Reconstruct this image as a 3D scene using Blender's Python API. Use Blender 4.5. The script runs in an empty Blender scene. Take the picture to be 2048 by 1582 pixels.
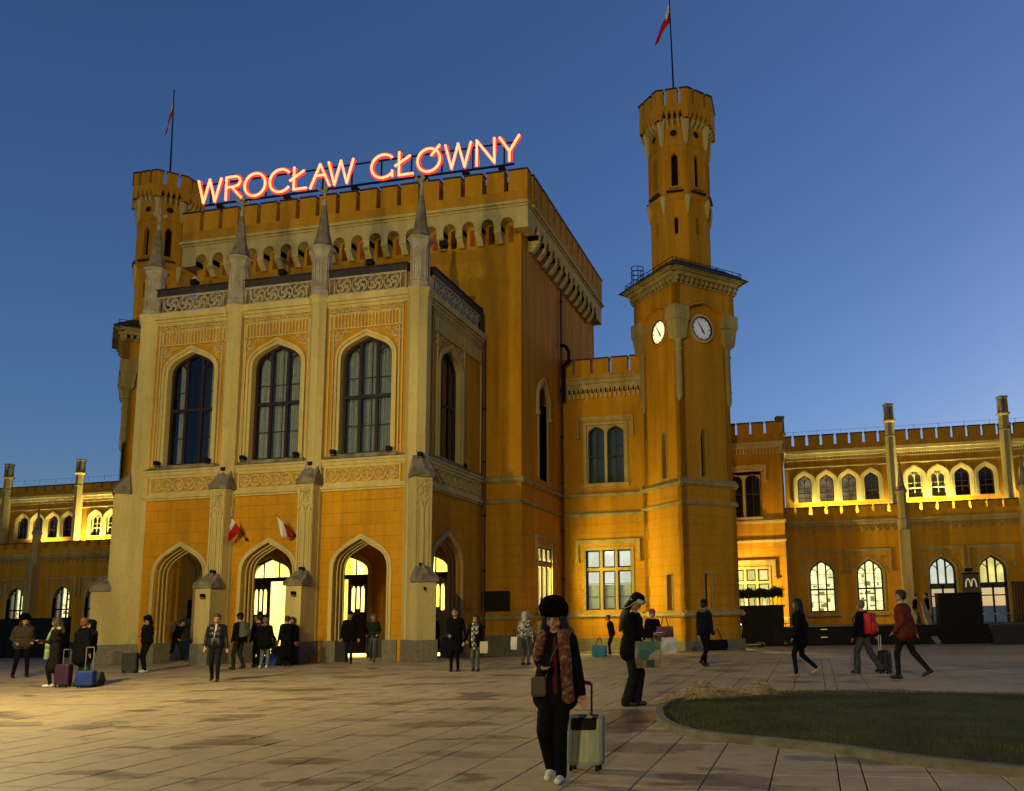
import bpy, bmesh, math, random
from mathutils import Vector, Matrix
from math import sin, cos, pi, radians as R_
random.seed(7)
S = bpy.context.scene
COL = S.collection

# ------------------------------------------------------------------ camera
CAMP = (-2.01480518e-01, 1.47511337e-01, -2.19936981e-02)
def _cam():
    a, b, c = CAMP
    f = Vector((sin(a)*cos(b), cos(a)*cos(b), sin(b))); r = Vector((cos(a), -sin(a), 0)); u = r.cross(f)
    r2 = r*cos(c) + u*sin(c); u2 = -r*sin(c) + u*cos(c)
    cd = bpy.data.cameras.new('camera'); co = bpy.data.objects.new('camera', cd); COL.objects.link(co)
    m = Matrix((r2, u2, -f)).transposed().to_4x4(); m.translation = Vector((0, 0, 1.6)); co.matrix_world = m
    cd.sensor_fit = 'HORIZONTAL'; cd.sensor_width = 36; cd.lens = 1661.28/2048*36
    cd.shift_x = (1024-1278.32)/2048; cd.shift_y = (976.11-791)/2048
    cd.clip_start = .1; cd.clip_end = 6000
    S.camera = co
_cam()
# ------------------------------------------------------------------ sky at dusk
SKY_STRENGTH = 0.15
w = bpy.data.worlds.new('World'); S.world = w; w.use_nodes = True
nt = w.node_tree; nt.nodes.clear()
out = nt.nodes.new('ShaderNodeOutputWorld'); bg = nt.nodes.new('ShaderNodeBackground')
sky = nt.nodes.new('ShaderNodeTexSky'); sky.sky_type = 'NISHITA'; sky.sun_disc = False
sky.sun_elevation = R_(6.0); sky.sun_rotation = R_(39); sky.air_density = 1.0; sky.dust_density = 0.6; sky.ozone_density = 4.0
tint = nt.nodes.new('ShaderNodeMix'); tint.data_type = 'RGBA'; tint.blend_type = 'MULTIPLY'
tint.inputs[0].default_value = 1; tint.inputs[7].default_value = (1.08, .95, 1.1, 1)
nt.links.new(sky.outputs[0], tint.inputs[6]); nt.links.new(tint.outputs[2], bg.inputs[0])
bg.inputs[1].default_value = SKY_STRENGTH
nt.links.new(bg.outputs[0], out.inputs[0])
S.view_settings.view_transform = 'Standard'; S.view_settings.look = 'None'
S.view_settings.exposure = 0; S.view_settings.gamma = 1
S.render.engine = 'CYCLES'; S.cycles.use_denoising = True; S.cycles.max_bounces = 6
S.cycles.sample_clamp_indirect = 4; S.cycles.use_light_tree = True
S.cycles.caustics_reflective = False; S.cycles.caustics_refractive = False

# ------------------------------------------------------------------ materials
MATS = {}
def mat(name, col, rough=.8, metal=0, emit=None, es=0, var=.12, vs=2.0, bump=0., bs=30., spec=.3, col2=None):
    if name in MATS: return MATS[name]
    m = bpy.data.materials.new(name); m.use_nodes = True; t = m.node_tree; N = t.nodes; L = t.links
    b = N['Principled BSDF']; b.inputs['Roughness'].default_value = rough; b.inputs['Metallic'].default_value = metal
    b.inputs['Specular IOR Level'].default_value = spec
    c4 = (*col, 1)
    if var > 0:
        tc = N.new('ShaderNodeTexCoord'); no = N.new('ShaderNodeTexNoise'); no.inputs['Scale'].default_value = vs
        no.inputs['Detail'].default_value = 6; L.new(tc.outputs['Object'], no.inputs['Vector'])
        rp = N.new('ShaderNodeValToRGB'); rp.color_ramp.elements[0].position = .3; rp.color_ramp.elements[1].position = .7
        lo = col2 if col2 else tuple(x*(1-var*1.6) for x in col)
        rp.color_ramp.elements[0].color = (*lo, 1); rp.color_ramp.elements[1].color = (*(min(1, x*(1+var*.5)) for x in col), 1)
        L.new(no.outputs[0], rp.inputs[0]); L.new(rp.outputs[0], b.inputs['Base Color'])
        if bump:
            n2 = N.new('ShaderNodeTexNoise'); n2.inputs['Scale'].default_value = bs; n2.inputs['Detail'].default_value = 4
            L.new(tc.outputs['Object'], n2.inputs['Vector'])
            bp = N.new('ShaderNodeBump'); bp.inputs['Strength'].default_value = bump; bp.inputs['Distance'].default_value = .02
            L.new(n2.outputs[0], bp.inputs['Height']); L.new(bp.outputs[0], b.inputs['Normal'])
    else: b.inputs['Base Color'].default_value = c4
    if emit: b.inputs['Emission Color'].default_value = (*emit, 1); b.inputs['Emission Strength'].default_value = es
    MATS[name] = m; return m
def plaster(name, col, joints=0., stain=.5, jcol=.62):
    """painted render: broad stains, vertical run marks, grain, optional scored block joints"""
    m = bpy.data.materials.new(name); m.use_nodes = True; t = m.node_tree; N = t.nodes; L = t.links
    b = N['Principled BSDF']; b.inputs['Roughness'].default_value = .85; b.inputs['Specular IOR Level'].default_value = .2
    tc = N.new('ShaderNodeTexCoord')
    def noise(sc, scale3, det=5):
        mp = N.new('ShaderNodeMapping'); mp.inputs['Scale'].default_value = scale3; L.new(tc.outputs['Object'], mp.inputs[0])
        n = N.new('ShaderNodeTexNoise'); n.inputs['Scale'].default_value = sc; n.inputs['Detail'].default_value = det
        L.new(mp.outputs[0], n.inputs['Vector']); return n.outputs[0]
    def ramp(src, p0, p1, v0, v1):
        r = N.new('ShaderNodeMapRange'); r.inputs[1].default_value = p0; r.inputs[2].default_value = p1
        r.inputs[3].default_value = v0; r.inputs[4].default_value = v1; L.new(src, r.inputs[0]); return r.outputs[0]
    def mul(a, c):
        x = N.new('ShaderNodeMath'); x.operation = 'MULTIPLY'; L.new(a, x.inputs[0]); L.new(c, x.inputs[1]); return x.outputs[0]
    v = mul(ramp(noise(.35, (1, 1, .6)), .35, .7, 1-.4*stain, 1.06), ramp(noise(2.2, (1, 1, .07), 7), .38, .6, 1-.34*stain, 1.03))
    v = mul(v, ramp(noise(3.5, (1, 1, .8), 8), .3, .45, 1-.2*stain, 1.0))
    v = mul(v, ramp(noise(14, (1, 1, 1), 3), .3, .7, .93, 1.05))
    h = noise(45, (1, 1, 1), 4)
    if joints:
        sep = N.new('ShaderNodeSeparateXYZ'); L.new(tc.outputs['Object'], sep.inputs[0])
        ma = N.new('ShaderNodeMath'); ma.operation = 'MULTIPLY_ADD'; L.new(sep.outputs[1], ma.inputs[0]); ma.inputs[1].default_value = 1.0 if joints > 0 else .7
        L.new(sep.outputs[0], ma.inputs[2])
        cb = N.new('ShaderNodeCombineXYZ'); L.new(ma.outputs[0], cb.inputs[0]); L.new(sep.outputs[2], cb.inputs[1])
        br = N.new('ShaderNodeTexBrick'); br.inputs['Scale'].default_value = 1; br.inputs['Brick Width'].default_value = 1.18
        br.inputs['Row Height'].default_value = .46; br.inputs['Mortar Size'].default_value = .011; br.inputs['Mortar Smooth'].default_value = .3
        br.inputs['Color1'].default_value = (1, 1, 1, 1); br.inputs['Color2'].default_value = (.93, .93, .93, 1); br.inputs['Mortar'].default_value = (jcol, jcol, jcol, 1)
        L.new(cb.outputs[0], br.inputs['Vector']); v = mul(v, br.outputs[0])
        mm = N.new('ShaderNodeMath'); mm.operation = 'MULTIPLY_ADD'; L.new(br.outputs[1], mm.inputs[0]); mm.inputs[1].default_value = -3; L.new(h, mm.inputs[2]); h = mm.outputs[0]
    vm = N.new('ShaderNodeVectorMath'); vm.operation = 'SCALE'; vm.inputs[0].default_value = col; L.new(v, vm.inputs['Scale'])
    L.new(vm.outputs[0], b.inputs['Base Color'])
    bp = N.new('ShaderNodeBump'); bp.inputs['Strength'].default_value = .35; bp.inputs['Distance'].default_value = .012
    L.new(h, bp.inputs['Height']); L.new(bp.outputs[0], b.inputs['Normal'])
    MATS[name] = m; return m
def glow(name, col, s, var=0, scale=1.5):
    m = bpy.data.materials.new(name); m.use_nodes = True; t = m.node_tree; N = t.nodes; L = t.links; N.clear()
    o = N.new('ShaderNodeOutputMaterial'); e = N.new('ShaderNodeEmission'); e.inputs[0].default_value = (*col, 1); e.inputs[1].default_value = s
    if var:
        tc = N.new('ShaderNodeTexCoord'); no = N.new('ShaderNodeTexNoise'); no.inputs['Scale'].default_value = scale; no.inputs['Detail'].default_value = 3
        L.new(tc.outputs['Object'], no.inputs['Vector']); mr = N.new('ShaderNodeMapRange'); mr.inputs[1].default_value = .35; mr.inputs[2].default_value = .65
        mr.inputs[3].default_value = s*(1-var); mr.inputs[4].default_value = s*(1+var*.5); L.new(no.outputs[0], mr.inputs[0]); L.new(mr.outputs[0], e.inputs[1])
    L.new(e.outputs[0], o.inputs[0]); MATS[name] = m; return m
def glass(name, tintc=(.9, .95, .9), refl=.12, trans=.95):
    m = bpy.data.materials.new(name); m.use_nodes = True; t = m.node_tree; N = t.nodes; L = t.links; N.clear()
    o = N.new('ShaderNodeOutputMaterial'); g = N.new('ShaderNodeBsdfGlossy'); g.inputs['Roughness'].default_value = .03
    tr = N.new('ShaderNodeBsdfTransparent'); tr.inputs[0].default_value = (*(x*trans for x in tintc), 1)
    fr = N.new('ShaderNodeLayerWeight'); fr.inputs[0].default_value = .5
    pw = N.new('ShaderNodeMath'); pw.operation = 'POWER'; pw.inputs[1].default_value = 5; L.new(fr.outputs['Facing'], pw.inputs[0])
    ma = N.new('ShaderNodeMath'); ma.operation = 'MULTIPLY_ADD'; ma.inputs[1].default_value = .96; ma.inputs[2].default_value = .02; L.new(pw.outputs[0], ma.inputs[0])
    mx = N.new('ShaderNodeMixShader'); L.new(ma.outputs[0], mx.inputs[0]); L.new(tr.outputs[0], mx.inputs[1]); L.new(g.outputs[0], mx.inputs[2])
    L.new(mx.outputs[0], o.inputs[0]); MATS[name] = m; return m

ORANGE = plaster('ochre_plaster', (.52, .238, .006), 0, .6)
ORANGEJ = plaster('ochre_plaster_scored', (.52, .238, .006), 1, .5)
ORANGET = plaster('ochre_plaster_scored_tower', (.52, .238, .006), -1, .5)
CREAM = plaster('cream_plaster', (.52, .41, .15), 0, .45)
CREAMD = plaster('cream_trim_weathered', (.42, .32, .115), 0, .8)
STONE = mat('weathered_stone', (.20, .17, .11), .9, var=.35, vs=3, bump=.5, bs=40)
PALE = mat('pinnacle_stone', (.34, .30, .21), .9, var=.22, vs=2.5, bump=.3, bs=40)
PLINTH = mat('granite_plinth', (.17, .15, .10), .8, var=.2, vs=9, bump=.3, bs=60)
COPING = mat('dark_coping', (.035, .025, .018), .6, var=.3, vs=3)
ROOF = mat('dark_roof_sheet', (.03, .026, .022), .5, var=.2, vs=2)
WOOD = mat('brown_window_wood', (.022, .009, .006), .5, var=.2, vs=6)
DARK = mat('black_metal', (.007, .007, .007), .6, var=.1, spec=.08)
BRONZE = mat('bronze_plaque', (.015, .012, .010), .4, metal=.3, var=.2)
CURTAIN = mat('white_curtain', (.42, .40, .36), .9, var=.15, vs=9)
VOID = mat('dark_interior', (.006, .004, .003), .9, var=0)
GLASS = glass('window_glass')
LIT_Y = glow('lit_room_yellow', (1, .80, .26), 1.3, .3, 1.3)
LIT_W = glow('lit_room_white', (1, .86, .42), 1.9, .4, 2.2)
LIT_C = glow('lit_room_cool', (.95, .90, .80), 1.05, .2, 1.0)
LIT_D = glow('dim_room', (.75, .50, .24), .34, .6, 1.6)

# ------------------------------------------------------------------ objects
def tag(o, label=None, cat=None, group=None, kind=None):
    if label: o['label'] = label
    if cat: o['category'] = cat
    if group: o['group'] = group
    if kind: o['kind'] = kind
    return o
def thing(name, label, cat, loc=(0, 0, 0), rz=0, group=None):
    o = bpy.data.objects.new(name, None); COL.objects.link(o); o.location = loc; o.rotation_euler = (0, 0, rz)
    o.empty_display_size = .3
    return tag(o, label, cat, group)
def put(name, me, parent=None, loc=(0, 0, 0), rz=0, scale=None):
    o = bpy.data.objects.new(name, me); COL.objects.link(o)
    if parent: o.parent = parent
    o.location = loc; o.rotation_euler = (0, 0, rz)
    if scale: o.scale = scale
    return o
SPLIT = {'wall', 'lower_wall', 'upper_wall', 'arcade_wall', 'cornice', 'string_course', 'plinth', 'sill_weathering', 'parapet', 'rail_post', 'inner_plinth', 'window_surround', 'slit_surround', 'glint_mark', 'frame_rail', 'ledge', 'clock_stage', 'corner_corbel', 'blind_slit', 'crown_corbel', 'round_opening', 'window_ledge', 'opening_surround', 'frosted_film', 'shaft', 'lower_shaft', 'rear_mass'}
class T:
    """a wall frame: u runs along the wall, z up, d outward"""
    def __init__(s, x, y, deg=0, z=0):
        a = R_(deg); s.o = (x, y, z); s.u = (cos(a), sin(a)); s.n = (sin(a), -cos(a)); s.deg = deg
    def __call__(s, u, z, d=0):
        return (s.o[0]+s.u[0]*u+s.n[0]*d, s.o[1]+s.u[1]*u+s.n[1]*d, s.o[2]+z)
ID = T(0, 0, 0)
class MB:
    def __init__(s): s.v = []; s.f = []
    def add(s, vs, fs):
        n = len(s.v); s.v += vs; s.f += [tuple(i+n for i in f) for f in fs]
    def prism(s, t, pts, d0, d1):
        n = len(pts)
        s.add([t(u, z, d1) for u, z in pts]+[t(u, z, d0) for u, z in pts],
              [tuple(range(n)), tuple(range(2*n-1, n-1, -1))]+[(i, n+i, n+(i+1) % n, (i+1) % n) for i in range(n)])
    def box(s, t, u0, u1, z0, z1, d0, d1):
        s.prism(t, [(u0, z0), (u1, z0), (u1, z1), (u0, z1)], d0, d1)
    def cube(s, x0, x1, y0, y1, z0, z1):
        s.add([(x, y, z) for z in (z0, z1) for y in (y0, y1) for x in (x0, x1)],
              [(0, 2, 3, 1), (4, 5, 7, 6), (0, 1, 5, 4), (2, 6, 7, 3), (0, 4, 6, 2), (1, 3, 7, 5)])
    def band(s, t, a, b, d0, d1, closed=False):
        n = len(a); N = n if closed else n-1
        vs = [t(*p, d1) for p in a]+[t(*p, d1) for p in b]+[t(*p, d0) for p in a]+[t(*p, d0) for p in b]
        fs = []
        for i in range(N):
            j = (i+1) % n
            fs += [(i, j, n+j, n+i), (2*n+i, 3*n+i, 3*n+j, 2*n+j), (i, 2*n+i, 2*n+j, j), (n+i, n+j, 3*n+j, 3*n+i)]
        if not closed: fs += [(0, n, 3*n, 2*n), (n-1, 3*n-1, 4*n-1, 2*n-1)]
        s.add(vs, fs)
    def ribbon(s, t, pts, w, d0, d1, closed=False):
        n = len(pts); a = []; b = []
        for i, p in enumerate(pts):
            p0 = pts[(i-1) % n] if (closed or i > 0) else p; p1 = pts[(i+1) % n] if (closed or i < n-1) else p
            dx, dz = p1[0]-p0[0], p1[1]-p0[1]; l = math.hypot(dx, dz) or 1; nx, nz = -dz/l*w/2, dx/l*w/2
            a.append((p[0]+nx, p[1]+nz)); b.append((p[0]-nx, p[1]-nz))
        s.band(t, a, b, d0, d1, closed)
    def ring(s, t, u, z, r, w, d0, d1, n=16):
        a = [(u+cos(2*pi*i/n)*r, z+sin(2*pi*i/n)*r) for i in range(n)]; b = [(u+cos(2*pi*i/n)*(r-w), z+sin(2*pi*i/n)*(r-w)) for i in range(n)]
        s.band(t, a, b, d0, d1, True)
    def disc(s, t, u, z, r, d0, d1, n=16):
        s.prism(t, [(u+cos(2*pi*i/n)*r, z+sin(2*pi*i/n)*r) for i in range(n)], d0, d1)
    def lathe(s, x, y, prof, n=8, rot=None, cap=True):
        rot = pi/n if rot is None else rot; k0 = len(s.v)
        for r, z in prof: s.v += [(x+r*cos(rot+2*pi*i/n), y+r*sin(rot+2*pi*i/n), z) for i in range(n)]
        for k in range(len(prof)-1):
            a = k0+k*n
            s.f += [(a+i, a+(i+1) % n, a+n+(i+1) % n, a+n+i) for i in range(n)]
        if cap:
            s.f.append(tuple(k0+i for i in range(n-1, -1, -1))); a = k0+(len(prof)-1)*n; s.f.append(tuple(a+i for i in range(n)))
    def tube(s, p, q, r, r2=None, n=6):
        p = Vector(p); q = Vector(q); d = (q-p).normalized(); r2 = r if r2 is None else r2
        a = d.orthogonal().normalized(); b = d.cross(a)
        vs = [tuple(p+(a*cos(2*pi*i/n)+b*sin(2*pi*i/n))*r) for i in range(n)]+[tuple(q+(a*cos(2*pi*i/n)+b*sin(2*pi*i/n))*r2) for i in range(n)]
        s.add(vs, [(i, (i+1) % n, n+(i+1) % n, n+i) for i in range(n)]+[tuple(range(n-1, -1, -1)), tuple(range(n, 2*n))])
    def path(s, pts, r, n=6):
        for a, b in zip(pts, pts[1:]): s.tube(a, b, r, n=n)
    def mesh(s, name, m):
        me = bpy.data.meshes.new(name); me.from_pydata(s.v, [], s.f)
        for x in (m if isinstance(m, (list, tuple)) else [m]): me.materials.append(x)
        return me
    def build(s, name, m, parent=None, loc=(0, 0, 0), rz=0):
        if name in SPLIT:
            g = s.clusters()
            if len(g) > 1: return [x.build0(name, m, parent, loc, rz) for x in g][0]
        return s.build0(name, m, parent, loc, rz)
    def build0(s, name, m, parent=None, loc=(0, 0, 0), rz=0): return put(name, s.mesh(name, m), parent, loc, rz)
    def clusters(s, e=.012):
        """pieces that do not touch become separate meshes"""
        n = len(s.v); par = list(range(n))
        def fd(a):
            while par[a] != a: par[a] = par[par[a]]; a = par[a]
            return a
        for f in s.f:
            r = fd(f[0])
            for i in f[1:]: par[fd(i)] = r
        comp = {}
        for i in range(n): comp.setdefault(fd(i), []).append(i)
        C = []
        for k, ids in comp.items():
            xs = [s.v[i] for i in ids]; C.append([k, [min(p[a] for p in xs)-e for a in (0, 1, 2)], [max(p[a] for p in xs)+e for a in (0, 1, 2)]])
        q = list(range(len(C)))
        def fq(a):
            while q[a] != a: q[a] = q[q[a]]; a = q[a]
            return a
        for i in range(len(C)):
            for j in range(i):
                if fq(i) != fq(j) and all(C[i][1][a] <= C[j][2][a] and C[j][1][a] <= C[i][2][a] for a in (0, 1, 2)): q[fq(i)] = fq(j)
        grp = {C[i][0]: fq(i) for i in range(len(C))}; out = {}
        for f in s.f: out.setdefault(grp[fd(f[0])], []).append(f)
        R = []
        for fs in out.values():
            m_ = MB(); mp = {}
            for f in fs:
                for i in f:
                    if i not in mp: mp[i] = len(m_.v); m_.v.append(s.v[i])
                m_.f.append(tuple(mp[i] for i in f))
            R.append(m_)
        return R
def smooth(me):
    for p in me.polygons: p.use_smooth = True
    return me
def arch(uc, hw, zs, za, n=6):
    """four-centred arch, left spring to right spring"""
    if za <= zs+.001: return [(uc-hw, zs), (uc+hw, zs)]
    r = za-zs; P = [(-hw, 0), (-hw, .55*r), (-.66*hw, .66*r), (0, r)]; L = []
    for i in range(n+1):
        t = i/n; b = ((1-t)**3, 3*t*(1-t)**2, 3*t*t*(1-t), t**3)
        L.append((sum(b[k]*P[k][0] for k in range(4)), sum(b[k]*P[k][1] for k in range(4))))
    return [(uc+x, zs+z) for x, z in L]+[(uc-x, zs+z) for x, z in L[-2::-1]]
def arch_z(A, u):
    for (a, za), (b, zb) in zip(A, A[1:]):
        if a <= u <= b: return za if b == a else za+(zb-za)*(u-a)/(b-a)
    return A[0][1]
def wall(mb, t, u0, u1, z0, z1, ops, d0, d1):
    """ops: (uc, hw, z_bottom, z_spring, z_apex)"""
    cur = u0
    for uc, hw, zb, zs, za in sorted(ops):
        if uc-hw > cur: mb.box(t, cur, uc-hw, z0, z1, d0, d1)
        if zb > z0: mb.box(t, uc-hw, uc+hw, z0, zb, d0, d1)
        A = arch(uc, hw, zs, za)
        mb.band(t, A, [(u, z1) for u, z in A], d0, d1)
        cur = uc+hw
    if cur < u1: mb.box(t, cur, u1, z0, z1, d0, d1)
def mould(mb, t, uc, hw, zb, zs, za, w, d0, d1, rise=None):
    """moulding round an arched opening, w wide outside it"""
    a = [(uc-hw, zb)]+arch(uc, hw, zs, za)+[(uc+hw, zb)]
    b = [(uc-hw-w, zb)]+arch(uc, hw+w, zs, za+(w*1.15 if rise is None else rise))+[(uc+hw+w, zb)]
    mb.band(t, a, b, d0, d1)
def window(par, t, op, d, mull=(0,), trans=(), bars=0, back=None, curtain=False, cream=False, fw=.07, bw=.06, heads=True, depth=.9, sub=True):
    """a window as a part: frame, with pane, glazing bars, curtain as sub-parts. d: outer face of the frame"""
    uc, hw, zb, zs, za = op; A = arch(uc, hw, zs, za); m = MB()
    a = [(uc-hw, zb)]+A+[(uc+hw, zb)]
    A2 = arch(uc, hw-fw, zs, za-fw*1.1) if za > zs+.001 else [(uc-hw+fw, zs-fw), (uc+hw-fw, zs-fw)]
    b = [(uc-hw+fw, zb+fw)]+A2+[(uc+hw-fw, zb+fw)]
    m.band(t, a, b, d-.10, d, True)
    for k in mull:
        u = uc+k*hw; m.box(t, u-bw/2, u+bw/2, zb+fw*.9, arch_z(A, u)-fw*.9, d-.085, d-.01)
    for z, h in trans: m.box(t, uc-hw+fw*.9, uc+hw-fw*.9, z-h/2, z+h/2, d-.08, d-.004)
    if heads and za > zs+.001:
        us = [-1]+sorted(mull)+[1]
        for x0, x1 in zip(us, us[1:]):
            c = uc+(x0+x1)/2*hw; h2 = (x1-x0)/2*hw-bw*.3; z_ = min(arch_z(A, max(uc-hw, c-h2)), arch_z(A, min(uc+hw, c+h2)))-.02
            ap = min(arch_z(A, c)-.08, z_+h2*.9); B = arch(c, h2, max(z_-h2*.5, zb), ap, 4)
            m.ribbon(t, B, .045, d-.075, d-.015)
    f = m.build('window', CREAM if cream else WOOD, par)
    g = MB(); g.prism(t, [(uc-hw+.02, zb+.02)]+[(u, z-.02) for u, z in A]+[(uc+hw-.02, zb+.02)], d-.062, d-.055); g.build('pane', GLASS, f)
    if bars:
        q = MB(); us = [uc-hw+fw]+[uc+k*hw for k in sorted(mull)]+[uc+hw-fw]
        top = zs; zz = sorted([zb]+[z for z, h in trans]+[top])
        for z0, z1 in zip(zz, zz[1:]):
            nb = max(1, round((z1-z0)/bars))
            for i in range(1, nb): q.box(t, us[0], us[-1], z0+(z1-z0)*i/nb-.012, z0+(z1-z0)*i/nb+.012, d-.078, d-.03)
        if q.v: q.build('glazing_bar', CREAM if cream else WOOD, f)
    if curtain:
        q = MB(); n = 44; z1 = za-.1
        for x0, x1 in curtain:
            pts = []
            for i in range(n+1):
                u = uc+(x0+(x1-x0)*i/n)*hw
                pts.append((u, d-.3+.05*sin(i*1.9)+.03*sin(i*.77+x0*5)))
            vs = [t(u, zb+.05, dd) for u, dd in pts]+[t(u, z1, dd) for u, dd in pts]
            q.add(vs, [(i, i+1, n+2+i, n+1+i) for i in range(n)])
        q.build('curtain', CURTAIN, f)
    if back:
        q = MB(); q.box(t, uc-hw-.15, uc+hw+.15, zb-.1, za+.1, d-depth-.03, d-depth)
        if back in (VOID,): 
            q.box(t, uc-hw-.15, uc-hw-.1, zb-.1, za+.1, d-depth, d-.12); q.box(t, uc+hw+.1, uc+hw+.15, zb-.1, za+.1, d-depth, d-.12)
        q.build('room_behind', back, f)
    return f
def hood(m, t, u0, u1, zt, drop, w=.13, d=.12):
    """square label moulding with short returns"""
    m.box(t, u0-w, u1+w, zt-w*.6, zt+w*.4, 0, d); m.box(t, u0, u1, zt-w*1.3, zt-w*.6, 0, d*.5)
    for a, b in ((u0-w, u0), (u1, u1+w)): m.box(t, a, b, zt-drop, zt-w*.6, 0, d*.95)
    for a in (u0-w, u1): m.box(t, a-.04, a+w+.04, zt-drop-.12, zt-drop, 0, d*1.2)
def slab_course(m, t, u0, u1, z, h=.1, d=.1, slope=.08):
    """string course: flat face with sloping weathered top"""
    m.box(t, u0, u1, z-h, z, 0, d); m.box(t, u0, u1, z-h*1.7, z-h, 0, d*.55)
    n = len(m.v); vs = [t(u0, z, d), t(u1, z, d), t(u1, z+slope, .0), t(u0, z+slope, .0), t(u0, z, 0), t(u1, z, 0)]
    m.add(vs, [(0, 1, 2, 3), (0, 3, 4), (1, 5, 2), (0, 4, 5, 1)])
def merlons(par, t, u0, u1, cuts, z0, z1, d0, d1, gap, name='merlon', cap=.07, m=None):
    """battlement blocks between the cuts, each its own part with a coping sub-part"""
    us = [u0]+[c for c in cuts]+[u1]
    cache = {}
    for a, b in zip(us, us[1:]):
        x0 = a+(gap/2 if a != u0 else 0); x1 = b-(gap/2 if b != u1 else 0); w_ = round(x1-x0, 2)
        if w_ not in cache:
            tt = T(0, 0, t.deg); q = MB(); q.box(tt, 0, w_, z0, z1-cap, d0, d1); c = MB(); c.box(tt, -.03, w_+.03, z1-cap, z1, d0-.03, d1+.05)
            cache[w_] = (q.mesh(name, m or ORANGE), c.mesh('coping', COPING))
        p = t(x0, 0, 0); o = put(name, cache[w_][0], par, p); put('coping', cache[w_][1], o)
# ================================================================== ground
def gz(y):
    if y < 28: return 0.
    if y < 40: t = (y-28)/12; return -.27*t*t*(3-2*t)
    return -.27
def paving_mat(name, base, joint=False):
    m = bpy.data.materials.new(name); m.use_nodes = True; t = m.node_tree; N = t.nodes; L = t.links; b = N['Principled BSDF']
    b.inputs['Roughness'].default_value = .62; b.inputs['Specular IOR Level'].default_value = .35
    geo = N.new('ShaderNodeNewGeometry'); oi = N.new('ShaderNodeObjectInfo')
    def noise(sc, s3, det=5, rough=.6):
        mp = N.new('ShaderNodeMapping'); mp.inputs['Scale'].default_value = s3; L.new(geo.outputs['Position'], mp.inputs[0])
        n = N.new('ShaderNodeTexNoise'); n.inputs['Scale'].default_value = sc; n.inputs['Detail'].default_value = det; n.inputs['Roughness'].default_value = rough
        L.new(mp.outputs[0], n.inputs['Vector']); return n.outputs[0]
    def rmp(src, p0, p1, v0, v1):
        r = N.new('ShaderNodeMapRange'); r.inputs[1].default_value = p0; r.inputs[2].default_value = p1; r.inputs[3].default_value = v0; r.inputs[4].default_value = v1
        L.new(src, r.inputs[0]); return r.outputs[0]
    def mul(a, c):
        x = N.new('ShaderNodeMath'); x.operation = 'MULTIPLY'; L.new(a, x.inputs[0]); L.new(c, x.inputs[1]); return x.outputs[0]
    # damp, dirty patches and footworn streaks
    v = mul(rmp(noise(.55, (1, 1.5, 1), 7), .56, .60, 1, .50), rmp(noise(.9, (.35, 2.2, 1), 6), .58, .63, 1, .68))
    v = mul(v, rmp(noise(.16, (1, 1, 1), 3), .3, .7, .82, 1.12)); v = mul(v, rmp(noise(22, (1, 1, 1), 4), .3, .7, .9, 1.06))
    v = mul(v, rmp(noise(3.2, (1, 1, 1), 2), .35, .65, .93, 1.04)); v = mul(v, rmp(noise(7, (.6, 1.6, 1), 8, .7), .38, .5, .80, 1.0))
    for sx_, sy_, rx_, ry_, dk in ((-2.95, 12.3, .75, 1.9, .42), (-1.9, 10.0, .55, .5, .6), (-15.6, 12.9, 1.3, .8, .6), (-13.2, 11.6, .9, .35, .65), (-5.4, 11.9, .9, .35, .6)):     # damp stains where the lawn and feet have wet the slabs
        mp = N.new('ShaderNodeMapping'); mp.vector_type = 'POINT'; mp.inputs['Location'].default_value = (-sx_/rx_, -sy_/ry_, 0); mp.inputs['Scale'].default_value = (1/rx_, 1/ry_, 0); L.new(geo.outputs['Position'], mp.inputs[0])
        ln = N.new('ShaderNodeVectorMath'); ln.operation = 'LENGTH'; L.new(mp.outputs[0], ln.inputs[0]); ad = N.new('ShaderNodeMath'); ad.operation = 'MULTIPLY_ADD'; ad.inputs[1].default_value = 2.2; L.new(noise(1.6, (1, 1, 1), 6), ad.inputs[0]); L.new(ln.outputs['Value'], ad.inputs[2])
        v = mul(v, rmp(ad.outputs[0], 1.95, 2.1, dk, 1))
    wn = N.new('ShaderNodeTexWhiteNoise'); wn.noise_dimensions = '2D'
    sn = N.new('ShaderNodeVectorMath'); sn.operation = 'SNAP'; sn.inputs[1].default_value = (.6271, .6271, 10); L.new(geo.outputs['Position'], sn.inputs[0]); L.new(sn.outputs[0], wn.inputs[0])
    v = mul(v, rmp(wn.outputs[0], 0, 1, .93, 1.05))
    vm = N.new('ShaderNodeVectorMath'); vm.operation = 'SCALE'; vm.inputs[0].default_value = base; L.new(v, vm.inputs['Scale']); L.new(vm.outputs[0], b.inputs['Base Color'])
    bp = N.new('ShaderNodeBump'); bp.inputs['Strength'].default_value = .3; bp.inputs['Distance'].default_value = .006
    L.new(noise(60, (1, 1, 1), 4), bp.inputs['Height']); L.new(bp.outputs[0], b.inputs['Normal'])
    L.new(rmp(v, .4, 1, .4, .72), b.inputs['Roughness'])
    MATS[name] = m; return m
PAVE = paving_mat('pink_granite_slab', (.37, .275, .155))
GROUT = mat('paving_joint', (.05, .04, .03), .95, var=.2, vs=5)
GROUNDM = paving_mat('plaza_beyond', (.33, .24, .135))
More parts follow.
